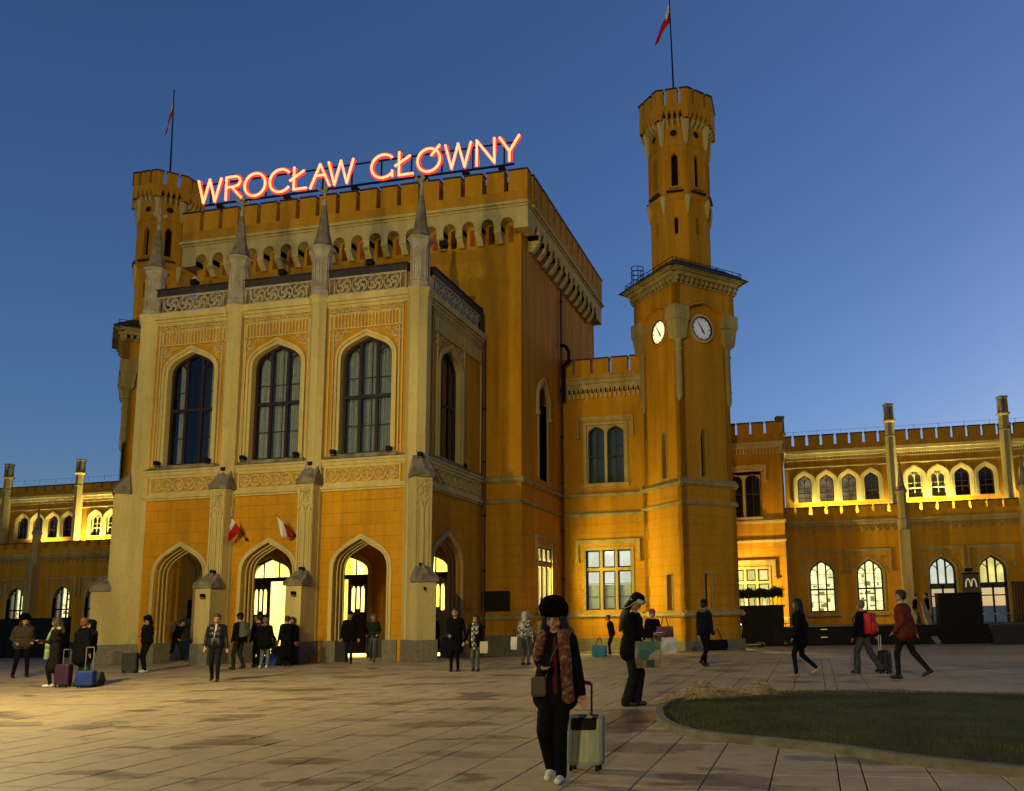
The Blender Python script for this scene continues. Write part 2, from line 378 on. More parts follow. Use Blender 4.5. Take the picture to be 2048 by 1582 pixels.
def ground():
    m = MB(); xs = [-400, -120, -70, -50, -35, -20, -5, 10, 25, 60, 150, 400]; ys = [-250, -60, -10, 0, 8, 16, 27.9, 30, 32, 34, 36, 38, 40, 60, 120, 400, 900]
    for y in ys:
        for x in xs: m.v.append((x, y, gz(y)-(.03 if y <= 27.9 else 0)))
    n = len(xs)
    for j in range(len(ys)-1):
        for i in range(n-1): m.f.append((j*n+i, j*n+i+1, (j+1)*n+i+1, (j+1)*n+i))
    me = m.mesh('plaza_ground', [GROUT, GROUNDM])
    for p in me.polygons: p.material_index = 1 if p.center.y > 27.9 or p.center.y < -1 or abs(p.center.x) > 45 else 0
    o = put('plaza_ground', me); tag(o, kind='structure')
    return o
GRD = ground()
LAWN = [(-2.55, 13.7), (-2.43, 12.8), (-2.2, 11.9), (-1.8, 11.05), (-1.3, 10.56), (-.8, 10.28), (0, 9.83), (.72, 9.22), (1.35, 8.8), (1.85, 8.52), (4, 7.3), (8, 5.7), (13, 6), (16, 10), (13.5, 14), (8, 15.4), (3.3, 15.5), (2.5, 15.7), (1.3, 15.95), (.06, 16.08), (-1.2, 15.8), (-2, 15.3), (-2.42, 14.7)]
def catmull(P, k=4):
    n = len(P); o = []
    for i in range(n):
        p0, p1, p2, p3 = P[i-1], P[i], P[(i+1) % n], P[(i+2) % n]
        for j in range(k):
            t = j/k
            o.append(tuple(.5*((2*p1[c])+(-p0[c]+p2[c])*t+(2*p0[c]-5*p1[c]+4*p2[c]-p3[c])*t*t+(-p0[c]+3*p1[c]-3*p2[c]+p3[c])*t**3) for c in (0, 1)))
    return o
LAWNC = catmull(LAWN)
def inside(x, y, P):
    c = False; n = len(P)
    for i in range(n):
        x1, y1 = P[i]; x2, y2 = P[i-1]
        if (y1 > y) != (y2 > y) and x < (x2-x1)*(y-y1)/(y2-y1)+x1: c = not c
    return c
def paving():
    # slabs .627 m on a grid, with a narrow strip every 4.63 m both ways; joints recessed
    def lines(org, lo, hi):
        L = []; k0 = int((lo-org)/4.63)-2; x = org+k0*4.63
        while x < hi:
            L.append((x, .235)); y = x+.235
            for i in range(7): L.append((y, .6279)); y += .6279
            x += 4.63
        return [(a, b) for a, b in L if a+b > lo and a < hi]
    XS = lines(.155, -34, 13); YS = lines(11.62, 5.2, 27.9)
    near = []; mb = MB(); cache = {}
    def slab(me, x0, y0, w_, d_, dz):
        j = .007; b = .006; x1, y1 = x0+w_-j, y0+d_-j; x0 += j; y0 += j; z = dz
        me.add([(x0, y0, -.03), (x1, y0, -.03), (x1, y1, -.03), (x0, y1, -.03), (x0, y0, z-b), (x1, y0, z-b), (x1, y1, z-b), (x0, y1, z-b), (x0+b, y0+b, z), (x1-b, y0+b, z), (x1-b, y1-b, z), (x0+b, y1-b, z)],
               [(0, 1, 5, 4), (1, 2, 6, 5), (2, 3, 7, 6), (3, 0, 4, 7), (4, 5, 9, 8), (5, 6, 10, 9), (6, 7, 11, 10), (7, 4, 8, 11), (8, 9, 10, 11)])
    rnd = random.Random(3)
    for x, wx in XS:
        for y, wy in YS:
            if all(inside(x+a*wx, y+b*wy, LAWNC) for a in (0, 1) for b in (0, 1)): continue
            if y < 6.2 or abs(x+1.5) > y*1.0+9: pass
            dz = rnd.uniform(-.003, .003); px = 1278.3+1661*((x+wx/2)*.9798+(y+wy/2)*.2)/max(.5, (y*.9798-(x)*.2)*.989-.235)
            vis = -40 < px < 2090 and y > 6.9
            near.append(((y if vis else y+1000), x, y, wx, wy, dz))
    near.sort()
    for i, (k, x, y, wx, wy, dz) in enumerate(near):
        if i < 300 and k < 900:
            key = (wx, wy)
            if key not in cache: q = MB(); slab(q, 0, 0, wx, wy, 0); cache[key] = q.mesh('paving_slab', PAVE)
            put('paving_slab', cache[key], GRD, (x, y, dz))
        else: slab(mb, x, y, wx, wy, dz)
    o = mb.build('paving_slabs', PAVE, GRD); o['kind'] = 'stuff'
paving()

# ================================================================== entrance portico
PX0, PX1, PY, PYB = -26.27, -14.3, 28.2, 34.2
BAYS = (-24.15, -20.28, -16.4)
portico = thing('entrance_portico', 'two storey ochre entrance portico with cream buttresses, three tall arched windows and pinnacles', 'portico', (-20.28, 31, 0))
def P_(*a): return T(*a)
def put_world(ob, par):
    ob.parent = par; ob.matrix_parent_inverse = par.matrix_world.inverted() if False else Matrix.Translation(-Vector(par.location))
class Th:
    """a thing whose parts are built in world coordinates"""
    pass
# parts below are modelled in world coordinates: keep things' empties at the origin of their own base and offset the parts
def fix(par):
    off = Vector(par.location)
    for o in list(bpy.data.objects):
        if o.parent == par and not o.get('_fx'): o.location = Vector(o.location)-off; o['_fx'] = 1
    for o in list(bpy.data.objects):
        if '_fx' in o: del o['_fx']
FR = T(0, PY+.05, 0)
SIDE_R = T(-14.05, 0, 90); SIDE_L = T(-26.5, 0, -90)      # SIDE_L: u = -y
m = MB()
wins = [(c, 1.06, 7.78, 11.55, 12.42) for c in BAYS]; arcs = [(c, 1.1, -.1, 3.35, 4.52) for c in BAYS]
wall(m, FR, -26.3, -14.25, 6.4, 14.0, [(c, hw+.04, 7.7, zs, za+.04) for c, hw, zb, zs, za in wins], -.45, 0)
sidewin = (30.75, .95, 7.78, 11.5, 12.35); sidearc = (30.6, 1.35, -.1, 3.5, 4.75)
sv = lambda o: (-o[0], *o[1:])
wall(m, SIDE_R, 28.6, 34.2, 6.4, 14.0, [(sidewin[0], sidewin[1]+.03, 7.7, 11.5, 12.38)], -.45, 0)
wall(m, SIDE_L, -34.2, -28.6, 6.4, 14.0, [(-sidewin[0], sidewin[1]+.03, 7.7, 11.5, 12.38)], -.45, 0)
m.build('upper_wall', ORANGE, portico)
m = MB()
wall(m, FR, -26.3, -14.25, -.1, 6.4, arcs, -.75, 0); wall(m, SIDE_R, 28.9, 34.2, -.2, 6.4, [sidearc], -.6, 0); wall(m, SIDE_L, -34.2, -28.9, -.2, 6.4, [sv(sidearc)], -.6, 0)
m.build('arcade_wall', ORANGEJ, portico)
m = MB(); m.cube(-26.4, -14.1, 28.3, 34.2, 6.3, 6.6); m.build('ceiling', ORANGE, portico)
m = MB(); m.cube(-26.4, -14.1, 28.3, 34.2, 13.9, 14.0); m.build('terrace_floor', STONE, portico)
for t, ops in ((FR, arcs), (SIDE_R, [sidearc]), (SIDE_L, [sv(sidearc)])):
    for uc, hw, zb, zs, za in ops:
        m = MB(); mould(m, t, uc, hw, .78, zs, za, .17, 0, .05); mould(m, t, uc, hw-.001, .78, zs, za-.001, .06, -.01, .09)
        # splayed reveal rolls
        for k in (1, 2, 3): mould(m, t, uc, hw-.05*k, .78, zs, za-.055*k, .035, -.15*k-.06, -.15*k)
        m.build('arch_moulding', CREAM, portico)
        m = MB()
        for sg in (-1, 1):
            a, b = sorted((uc+sg*(hw-.16), uc+sg*(hw+.42))); m.box(t, a, b, -.3, .78, -.8, .05)
        m.build('plinth', PLINTH, portico)
def shaft(name, x, y, prof, m_, par, n=8): 
    q = MB(); q.lathe(x, y, prof, n); return q.build(name, m_, par)
def diag(par, x, y, deg, steps, hw, caps):
    """stepped buttress pointing along wall normal deg, from the column centre"""
    t = T(x, y, deg); m = MB()
    for z0, z1, d in steps: m.box(t, -hw, hw, z0, z1, -.3, d)
    m.build('buttress', CREAM, par)
    m = MB(); m.box(t, -hw-.05, hw+.05, -.4, .78, -.3, steps[0][2]+.08); m.build('plinth', PLINTH, par)
    for z0, z1, d0, d1 in caps:
        m = MB(); w_ = hw+.07
        m.add([t(-w_, z0, d1+.08), t(w_, z0, d1+.08), t(w_, z0, d0-.06), t(-w_, z0, d0-.06), t(-w_, z0+.13, d1+.08), t(w_, z0+.13, d1+.08), t(hw*.8, z1, d0), t(-hw*.8, z1, d0), t(-w_, z0+.13, d0-.06), t(w_, z0+.13, d0-.06)],
              [(0, 1, 5, 4), (4, 5, 6, 7), (0, 3, 2, 1), (0, 4, 8, 3), (1, 2, 9, 5), (4, 7, 8), (5, 9, 6), (6, 9, 8, 7)])
        # gable ridge on the weathering
        m.add([t(0, z0+.3, d1+.1), t(0, z1+.1, d0), t(-w_*.9, z0+.1, d1+.1), t(w_*.9, z0+.1, d1+.1)], [(0, 2, 1), (0, 1, 3), (2, 0, 3)])
        m.build('weathering', STONE, par)
    # tracery panel on the upper stage
    z0, z1, d = steps[1]; m = MB(); e = d+.035
    m.box(t, -hw+.02, -hw+.09, z0+.15, z1-.12, d, e); m.box(t, hw-.09, hw-.02, z0+.15, z1-.12, d, e); m.box(t, -.03, .03, z0+.15, z1-1.1, d, e); m.box(t, -hw+.02, hw-.02, z1-.13, z1-.05, d, e)
    m.ribbon(t, arch(-hw/2+.02, hw/2-.06, z1-1.05, z1-.8, 4), .05, d, e); m.ribbon(t, arch(hw/2-.02, hw/2-.06, z1-1.05, z1-.8, 4), .05, d, e)
    for u, z in ((0, z1-.62), (-.13, z1-.4), (.13, z1-.4), (0, z1-.24)): m.ring(t, u, z, .12, .04, d, e, 10)
    for s_ in (-1, 1): m.ribbon(t, [(s_*(hw-.08), z1-.8), (s_*.06, z1-.5), (s_*(hw-.1), z1-.2)], .035, d, e)
    for u in (-hw*.55, hw*.55): m.box(t, u-.025, u+.025, z0+.15, z1-1.1, d, e-.01)
    m.build('tracery_panel', CREAM, par)
STEP2 = [(-.3, 2.81, .95), (2.81, 6.65, .42)]
for x in (-22.17, -18.42):
    diag(portico, x, 28.1, 0, STEP2, .32, [(2.81, 3.4, .4, .95), (6.62, 7.45, .02, .42)])
for x, dg in ((-26.27, -45), (-14.3, 45)):
    diag(portico, x, 28.35, dg, [(-.3, 2.81, 1.4), (2.81, 6.64, .87)], .34, [(2.81, 3.4, .87, 1.4), (6.64, 7.5, .42, .87)])
for x, y in ((-26.27, 28.4), (-22.17, 28.22), (-18.42, 28.22), (-14.3, 28.4)):
    r = .45 if x in (-26.27, -14.3) else .36
    shaft('column', x, y, [(r, 0), (r, 13.72), (r+.06, 13.8), (r+.06, 13.95), (r+.1, 14.02), (r+.1, 14.1)], CREAM, portico)
# cornices, sills and friezes
m = MB()
for t, a, b in ((FR, -26.3, -14.25), (SIDE_R, 28.4, 34.15), (SIDE_L, -34.15, -28.4)):
    m.box(t, a, b, 13.86, 14.12, 0, .2); m.box(t, a, b, 13.74, 13.86, 0, .12); m.box(t, a, b, 13.65, 13.74, 0, .06)
    m.box(t, a, b, 7.5, 7.58, 0, .16); m.box(t, a, b, 7.36, 7.5, 0, .1); m.box(t, a, b, 7.3, 7.36, 0, .05)
    m.box(t, a, b, 6.44, 6.52, 0, .16); m.box(t, a, b, 6.36, 6.44, 0, .09); m.box(t, a, b, 6.52, 6.62, 0, .06)
m.build('cornice', CREAM, portico)
m = MB()
for t, a, b in ((FR, -26.3, -14.25), (SIDE_R, 28.4, 34.15), (SIDE_L, -34.15, -28.4)):
    n = len(m.v); m.add([t(a, 7.58, .17), t(b, 7.58, .17), t(b, 7.72, 0), t(a, 7.72, 0)], [(0, 1, 2, 3)])
m.build('sill_weathering', STONE, portico)
roundel_cache = {}
def roundel(par, t, u, z, r, d, kind, m_, name='roundel'):
    key = (r, kind, t.deg)
    if key not in roundel_cache:
        q = MB(); tt = T(0, 0, t.deg); e = .05 if kind == 'swirl' else .09
        q.ring(tt, 0, 0, r, .035 if kind == 'swirl' else .05, 0, e, 20)
        if kind == 'swirl':
            for k in range(3):
                a0 = 2*pi*k/3+pi/2; pts = []
                for i in range(9):
                    s_ = i/8; rr = r*.98*s_; a = a0+1.9*(s_-.0)*(1 if True else -1)*(.9); pts.append((rr*cos(a), rr*sin(a)))
                q.ribbon(tt, pts, .035, 0, e*.8)
                a = a0+1.5; q.ring(tt, r*.52*cos(a+.55), r*.52*sin(a+.55), r*.36, .025, 0, e*.5, 10)
        else:
            for k in range(4):
                a0 = pi/2*k+.3; pts = []
                for i in range(8):
                    s_ = i/7; rr = r*(1-.72*s_); a = a0+1.5*s_; pts.append((rr*cos(a), rr*sin(a)))
                q.ribbon(tt, pts, .05, .005, e*.9)
                a = a0+1.0; q.ring(tt, r*.5*cos(a), r*.5*sin(a), r*.2, .045, .005, e*.8, 8)
            q.ring(tt, 0, 0, r*.3, .055, .005, e*.85, 8)
        roundel_cache[key] = q.mesh(name, m_)
    return put(name, roundel_cache[key], par, t(u, z, d))
def swirl_panel(par, t, a, b, n):
    m = MB(); m.box(t, a, b, 6.62, 6.7, 0, .05); m.box(t, a, b, 7.24, 7.3, 0, .05); m.box(t, a, a+.07, 6.7, 7.24, 0, .05); m.box(t, b-.07, b, 6.7, 7.24, 0, .05)
    m.build('panel_frame', CREAM, par); p = (b-a-.2)/n
    for i in range(n): roundel(par, t, a+.1+p*(i+.5), 6.97, min(.262, p*.52), 0, 'swirl', CREAM)
swirl_panel(portico, FR, -25.75, -22.6, 6); swirl_panel(portico, FR, -21.75, -18.82, 6); swirl_panel(portico, FR, -18.02, -14.85, 6)
swirl_panel(portico, SIDE_R, 28.9, 33.95, 9); swirl_panel(portico, SIDE_L, -33.95, -28.9, 9)
def bay_decor(par, t, u0, u1, uc, hw, zs, za, n):
    """orange panel with lancet blind arcade, spandrel tracery, running frieze and frame lines"""
    m = MB()
    # frame verticals down to the sill
    for u in (u0, u1-.05): m.box(t, u, u+.05, 7.75, 13.4, 0, .05)
    for u in (uc-hw-.36, uc+hw+.31): m.box(t, u, u+.05, 7.75, 13.4, 0, .06)
    for z in (12.74, 13.36): m.box(t, u0, u1, z, z+.045, 0, .06)
    # lancets: bars and small pointed heads
    for a, b in ((u0+.05, uc-hw-.36), (uc-hw-.31, uc+hw+.31), (uc+hw+.36, u1-.05)):
        k = max(1, round((b-a)/.145)); p = (b-a)/k
        for i in range(k+1): m.box(t, a+p*i-.022, a+p*i+.022, 12.78, 13.36, 0, .045)
        for i in range(k):
            c = a+p*(i+.5); m.prism(t, [(c-p/2, 13.36), (c-p/2, 13.2), (c-p*.28, 13.27), (c, 13.35), (c+p*.28, 13.27), (c+p/2, 13.2), (c+p/2, 13.36)], 0, .035)
    # running scroll frieze
    k = int((u1-u0)/.3); p = (u1-u0)/k
    for i in range(k):
        c = u0+p*(i+.5); s_ = 1 if i % 2 else -1
        m.ribbon(t, [(c-p/2, 13.52-s_*.05), (c-p/5, 13.52+s_*.05), (c+p/6, 13.52+s_*.04), (c+p/3, 13.52-s_*.03), (c+p/2, 13.52+s_*.05)], .035, 0, .04)
        m.ring(t, c+.05, 13.52-s_*.03, .05, .025, 0, .035, 7)
    m.box(t, u0, u1, 13.44, 13.46, 0, .05); m.box(t, u0, u1, 13.6, 13.65, 0, .05)
    # spandrels
    A = arch(uc, hw+.3, zs, za+.34)
    for s_ in (-1, 1):
        e = uc+s_*(hw+.26)
        m.ring(t, e-s_*.12, 12.45, .15, .04, 0, .04, 12); m.ring(t, e-s_*.42, 12.6, .10, .035, 0, .04, 10); m.ring(t, e-s_*.02, 12.12, .07, .03, 0, .04, 8)
        m.ribbon(t, [(e, 12.7), (e-s_*.3, 12.5), (e-s_*.75, 12.66)], .035, 0, .04); m.ribbon(t, [(e+s_*.02, 12.3), (e-s_*.2, 12.28), (e-s_*.35, 12.42)], .035, 0, .04)
        for k in range(4): a = k*pi/2; m.disc(t, e-s_*.12+.06*cos(a), 12.45+.06*sin(a), .035, 0, .045, 6)
        q = e+s_*.13; m.ring(t, q+s_*.05, 12.55, .07, .025, 0, .035, 8); m.ribbon(t, arch(q+s_*.05, .07, 12.2, 12.38, 3), .03, 0, .035)
    m.build('blind_tracery', CREAM, par)
for c, (a, b) in zip(BAYS, ((-25.72, -22.56), (-21.77, -18.82), (-18.0, -14.85))): bay_decor(portico, FR, a, b, c, 1.06, 11.55, 12.42, 18)
bay_decor(portico, SIDE_R, 29.0, 33.9, 30.75, .95, 11.5, 12.35, 18); bay_decor(portico, SIDE_L, -33.9, -29.0, -30.75, .95, 11.5, 12.35, 18)
for t, ops in ((FR, wins), (SIDE_R, [sidewin]), (SIDE_L, [sv(sidewin)])):
    for i, (uc, hw, zb, zs, za) in enumerate(ops):
        m = MB(); mould(m, t, uc, hw+.02, 7.72, zs, za, .12, -.3, .03, .14); mould(m, t, uc, hw+.14, 7.72, zs, za+.14, .1, 0, .09, .12)
        m.build('window_moulding', CREAM, portico)
        m = MB(); m.box(t, uc-hw-.3, uc+hw+.3, 7.58, 7.76, -.3, .1); m.build('window_sill', STONE, portico)
        cur = ((-.8, -.45), (.55, .95)) if (t is FR and i == 0) else ((-.98, -.02), (.02, .98)) if t is FR else ((-.95, -.7),)
        window(portico, t, (uc, hw, 7.76, zs, za), -.2, mull=(-.34, .34), trans=((10.05, .13),), bars=1.0, back=VOID, curtain=cur, fw=.11, bw=.12, depth=1.3)
# balustrade between the columns
def balustrade(par, t, a, b, n):
    m = MB(); m.box(t, a, b, 14.12, 14.2, -.04, .07); m.box(t, a, b, 14.8, 14.88, -.04, .07)
    for u in (a, a+.22, b-.27, b-.05): m.box(t, u, u+.05, 14.2, 14.8, -.03, .06)
    for u in (a+.16, b-.11): m.ribbon(t, arch(u-.02 if u < (a+b)/2 else u-.02, .08, 14.55, 14.78, 3), .03, 0, .05)
    m.build('balustrade', PALE, par)
    p = (b-a-.56)/n
    for i in range(n):
        c = a+.28+p*(i+.5); roundel(par, t, c, 14.5, min(.34, p*.53), -.03, 'pierced', PALE, 'balustrade_roundel')
    m = MB(); m.box(t, a-.05, b+.05, 14.88, 15.15, -.12, .1); m.box(t, a-.06, b+.06, 15.15, 15.19, -.16, .15); m.build('rail', COPING, par)
FB = T(0, PY+.02, 0)
for a, b in ((-25.85, -22.55), (-21.8, -18.78), (-18.05, -14.75)): balustrade(portico, FB, a, b, 4)
balustrade(portico, T(-14.0, 0, 90), 28.85, 33.55, 7); balustrade(portico, T(-26.55, 0, -90), -33.55, -28.85, 7)
m = MB(); m.cube(-14.12, -13.88, 33.5, 33.75, 14.1, 15.25); m.cube(-26.67, -26.43, 33.5, 33.75, 14.1, 15.25); m.build('rail_post', COPING, portico)
# pinnacles
def pinnacle(par, x, y, r=.36):
    q = MB(); q.lathe(x, y, [(r+.06, 14.1), (r+.06, 14.35), (r, 14.42), (r, 15.85), (r+.07, 15.98), (r+.07, 16.06), (r+.16, 16.12), (r+.16, 16.17)], 8)
    o = q.build('pinnacle', PALE, par)
    q = MB()
    for k in range(8):
        a = pi/8+pi/4*(k+.5); dg = math.degrees(a)+90; ap = r*cos(pi/8); t = T(x+ap*cos(a), y+ap*sin(a), dg)
        q.ribbon(t, [(-.085, 14.5)]+arch(0, .085, 15.5, 15.74, 3)+[(.085, 14.5)], .04, 0, .03); q.box(t, -.012, .012, 14.5, 15.6, 0, .015)
    q.build('shaft_panels', PALE, o)
    q = MB(); q.lathe(x, y, [(r+.15, 16.17), (r+.02, 16.3), (r*.72, 16.75), (r*.5, 17.3), (.1, 17.95), (.09, 18.0)], 8); q.build('spire', STONE, o)
    q = MB(); q.lathe(x, y, [(.09, 17.95), (.085, 18.2), (.11, 18.23), (.06, 18.3), (.055, 18.6), (.10, 18.66), (.05, 18.72), (.045, 18.95), (.02, 19.02)], 6)
    for k in range(4):
        a = pi/4+k*pi/2; dx, dy = cos(a), sin(a); q.tube((x, y, 18.6), (x+.2*dx, y+.2*dy, 18.66), .045, .05); q.lathe(x+.21*dx, y+.21*dy, [(.02, 18.6), (.065, 18.65), (.06, 18.72), (.02, 18.77)], 6)
    q.build('finial', PALE, o)
for x, y in ((-26.27, 28.4), (-22.17, 28.22), (-18.42, 28.22), (-14.3, 28.4)): pinnacle(portico, x, y)
# doors to the hall: leaves with lancet lights, fanlights above
DT = T(0, 33.72, 0)
m = MB(); doors = [(c, 1.08, -.3, 3.55, 4.4) for c in (-24.1, -20.25, -16.45)]
wall(m, DT, -26.4, -14.15, -.3, 6.3, doors, -.48, 0); m.build('inner_wall', ORANGEJ, portico)
for i, (uc, hw, zb, zs, za) in enumerate(doors):
    m = MB(); mould(m, DT, uc, hw, 0, zs, za, .2, 0, .06); mould(m, DT, uc, hw, 0, zs, za, .08, 0, .1); m.build('door_moulding', CREAM, portico)
    m = MB(); A = arch(uc, hw, zs, za); m.band(DT, [(uc-hw, 0)]+A+[(uc+hw, 0)], [(uc-hw+.09, 0)]+arch(uc, hw-.09, zs, za-.1)+[(uc+hw-.09, 0)], -.2, -.08)
    m.box(DT, uc-hw, uc+hw, 3.3, 3.5, -.2, -.07)
    for k in (-.36, .36): m.box(DT, uc+k*hw-.02, uc+k*hw+.02, 3.5, arch_z(A, uc+k*hw), -.17, -.1)
    f = m.build('door_frame', WOOD, portico)
    m = MB(); m.prism(DT, [(uc-hw+.05, 3.45)]+[(u, z-.05) for u, z in A]+[(uc+hw-.05, 3.45)], -.15, -.145); m.build('pane', GLASS, f)
    side = -1 if i in (0,) else 1
    def leaf(x0, x1):
        m = MB(); c = (x0+x1)/2; m.box(DT, x0, x0+.16, .05, 3.3, -.17, -.1); m.box(DT, x1-.16, x1, .05, 3.3, -.17, -.1); m.box(DT, x0+.16, x1-.16, .05, 1.85, -.17, -.1); m.box(DT, x0+.16, x1-.16, 3.05, 3.3, -.17, -.1)
        wl = (x1-x0-.32)/3
        for j in (1, 2): m.box(DT, x0+.16+wl*j-.03, x0+.16+wl*j+.03, 1.85, 3.05, -.17, -.1)
        for j in range(3):
            u = x0+.16+wl*(j+.5); m.band(DT, arch(u, wl/2-.03, 2.85, 3.0, 3), [(p, 3.06) for p, z in arch(u, wl/2-.03, 2.85, 3.0, 3)], -.17, -.1)
            z_ = 1.85+(.14 if j == 1 else 0)
            m.box(DT, u-wl/2, u+wl/2, 1.84, z_, -.17, -.1)
        for z in (.3, 1.1): m.box(DT, x0+.2, x1-.2, z, z+.6, -.1, -.08)
        return m.build('door_leaf', WOOD, portico)
    if i != 1: leaf(uc-.99, uc-.02)
    if i == 0:
        m = MB(); t = T(uc+.98, 33.9, 100); m.box(t, 0, .95, .05, 3.28, -.03, .03); m.build('door_leaf', WOOD, portico)
    elif i == 1: leaf(uc+.02, uc+.99)
    else: leaf(uc+.02, uc+.99)
m = MB()
for x in (-26.15, -14.4): m.cube(x-.3, x+.3, 33.5, 34.1, -.3, .75)
for x in (-22.2, -18.35): m.cube(x-.75, x+.75, 33.55, 33.8, -.3, .75)
m.build('inner_plinth', PLINTH, portico)
# bright ticket hall behind the doors
HALLM = mat('hall_wall_paint', (.85, .78, .34), .8, var=.05, vs=1)
m = MB(); m.cube(-26.2, -14.3, 41.0, 41.2, -.3, 6); m.cube(-26.3, -26.2, 34.3, 41, -.3, 6); m.cube(-14.3, -14.2, 34.3, 41, -.3, 6); m.cube(-26.2, -14.3, 34.3, 41, 5.9, 6.0); m.cube(-26.2, -14.3, 34.3, 41, -.33, -.1)
for x in (-24.6, -22.2, -18.4, -15.7): m.cube(x-.3, x+.3, 38, 38.5, -.3, 5.9)
m.build('hall_interior', HALLM, portico)

# ================================================================== central hall block
HX0, HX1, HY0, HY1 = -29.25, -12.25, 34.2, 47.2
hall = thing('central_hall', 'tall ochre station hall with battlements and a cream arched corbel table behind the portico', 'building', (-20.75, 40.7, 0))
HF = T(0, HY0, 0); HR = T(HX1, 0, 90); HL = T(HX0, 0, -90)
sl = [-28.635+.935*i for i in range(18)]
m = MB()
sideops = [(37.2, .62, 7.85, 11.6, 12.5)]; sidelow = [(37.45, 1.05, 1.83, 4.66, 4.66)]
wall(m, HF, HX0, HX1, 6.6, 20.1, [(-13.675-1.87*k, .14, 18.5, 19.3, 19.42) for k in range(9)], -.6, 0)
wall(m, HR, HY0+.6, HY1, 6.6, 20.1, sideops, -.6, 0); wall(m, HL, -HY1, -HY0-.6, 6.6, 20.1, [], -.6, 0)
m.build('wall', ORANGE, hall)
m = MB()
for a, b in ((HX0, -26.4), (-14.15, HX1)): m.box(HF, a, b, -.5, 6.6, -.6, 0)
wall(m, HR, HY0+.6, HY1, -.5, 6.6, sidelow, -.6, 0); m.box(HL, -HY1, -HY0-.6, -.5, 6.6, -.6, 0); m.build('lower_wall', ORANGEJ, hall)
m = MB()
for t, a, b in ((HF, HX0-.1, -26.6), (HF, -13.95, HX1+.1), (HR, HY0-.1, HY1), (HL, -HY1, -HY0+.1)): m.box(t, a, b, -.5, .72, 0, .14)
m.build('plinth', PLINTH, hall)
m = MB()
for t, a, b in ((HF, HX0-.1, -26.5), (HF, -14.05, HX1+.1), (HR, HY0-.1, 40.1), (HL, -HY1, -HY0+.1)):
    slab_course(m, t, a, b, 7.5, .1, .14, .14); slab_course(m, t, a, b, 6.52, .07, .1, .08); slab_course(m, t, a, b, 1.5, .08, .12, .1)
m.build('string_course', CREAMD, hall)
# corbel table: cream face with round arches, on stepped corbels
def corbel_table(par, t, a, b, cs, z0=18.4, zs=19.18, zt=19.48, ztop=19.95, d=.5, hw=.3, pitch=.935):
    m = MB(); cur = a
    for c in cs:
        A = [(c-hw, 18.92)]+[(c+hw*cos(pi-pi*i/8), zs+hw*sin(pi*i/8)) for i in range(9)]+[(c+hw, 18.92)]
        if c-hw > cur: m.box(t, cur, c-hw, 18.92, ztop, 0, d)
        m.band(t, A, [(u, ztop) for u, z in A], 0, d); cur = c+hw
        mo = [(c+(hw+.0)*cos(pi-pi*i/8), zs+hw*sin(pi*i/8)) for i in range(9)]; mo2 = [(c+(hw+.06)*cos(pi-pi*i/8), zs+(hw+.06)*sin(pi*i/8)) for i in range(9)]
        m.band(t, mo, mo2, d, d+.03)
    if cur < b: m.box(t, cur, b, 18.92, ztop, 0, d)
    m.box(t, a-.03, b+.03, ztop, ztop+.1, 0, d+.06); m.box(t, a-.06, b+.06, ztop+.1, ztop+.22, 0, d+.16); m.box(t, a-.03, b+.03, ztop+.22, ztop+.28, 0, d+.08)
    m.build('corbel_arcade', CREAM, par)
    me = None
    for c0, c1 in zip([a-pitch/2+.18]+list(cs), list(cs)+[None]):
        if c1 is None: break
        c = (c0+c1)/2
        if c0 == a-pitch/2+.18: continue
        if me is None:
            q = MB(); tt = T(0, 0, t.deg); w_ = (pitch-2*hw)/2
            q.box(tt, -w_, w_, 18.78, 18.92, 0, d+.02)
            for k in range(3): q.add([tt(-w_*.9, 18.78-.13*k, d*(1-.2*k)), tt(w_*.9, 18.78-.13*k, d*(1-.2*k)), tt(w_*.9, 18.78-.13*(k+1), d*(1-.2*k)-.1), tt(-w_*.9, 18.78-.13*(k+1), d*(1-.2*k)-.1), tt(-w_*.9, 18.78-.13*k, 0), tt(w_*.9, 18.78-.13*k, 0), tt(w_*.9, 18.78-.13*(k+1), 0), tt(-w_*.9, 18.78-.13*(k+1), 0)], [(0, 1, 2, 3), (0, 3, 7, 4), (1, 5, 6, 2), (3, 2, 6, 7), (0, 4, 5, 1)])
            me = q.mesh('corbel', CREAM)
        put('corbel', me, par, t(c, 0, 0))
corbel_table(hall, HF, HX0-.5, HX1+.5, sl)
scs = [34.09+.93*i for i in range(14)]
corbel_table(hall, HR, HY0, HY1, [34.9+.893*i for i in range(13)], pitch=.893, hw=.28)
corbel_table(hall, HL, -HY1, -HY0, [-46+.9*i for i in range(13)], pitch=.9, hw=.28)
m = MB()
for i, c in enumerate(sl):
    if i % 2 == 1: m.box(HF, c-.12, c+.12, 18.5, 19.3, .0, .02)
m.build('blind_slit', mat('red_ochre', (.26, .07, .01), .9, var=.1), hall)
m = MB(); m.cube(HX0+.3, HX1-.3, 34.95, 35, 18.2, 19.8); m.build('attic_dark', VOID, hall)
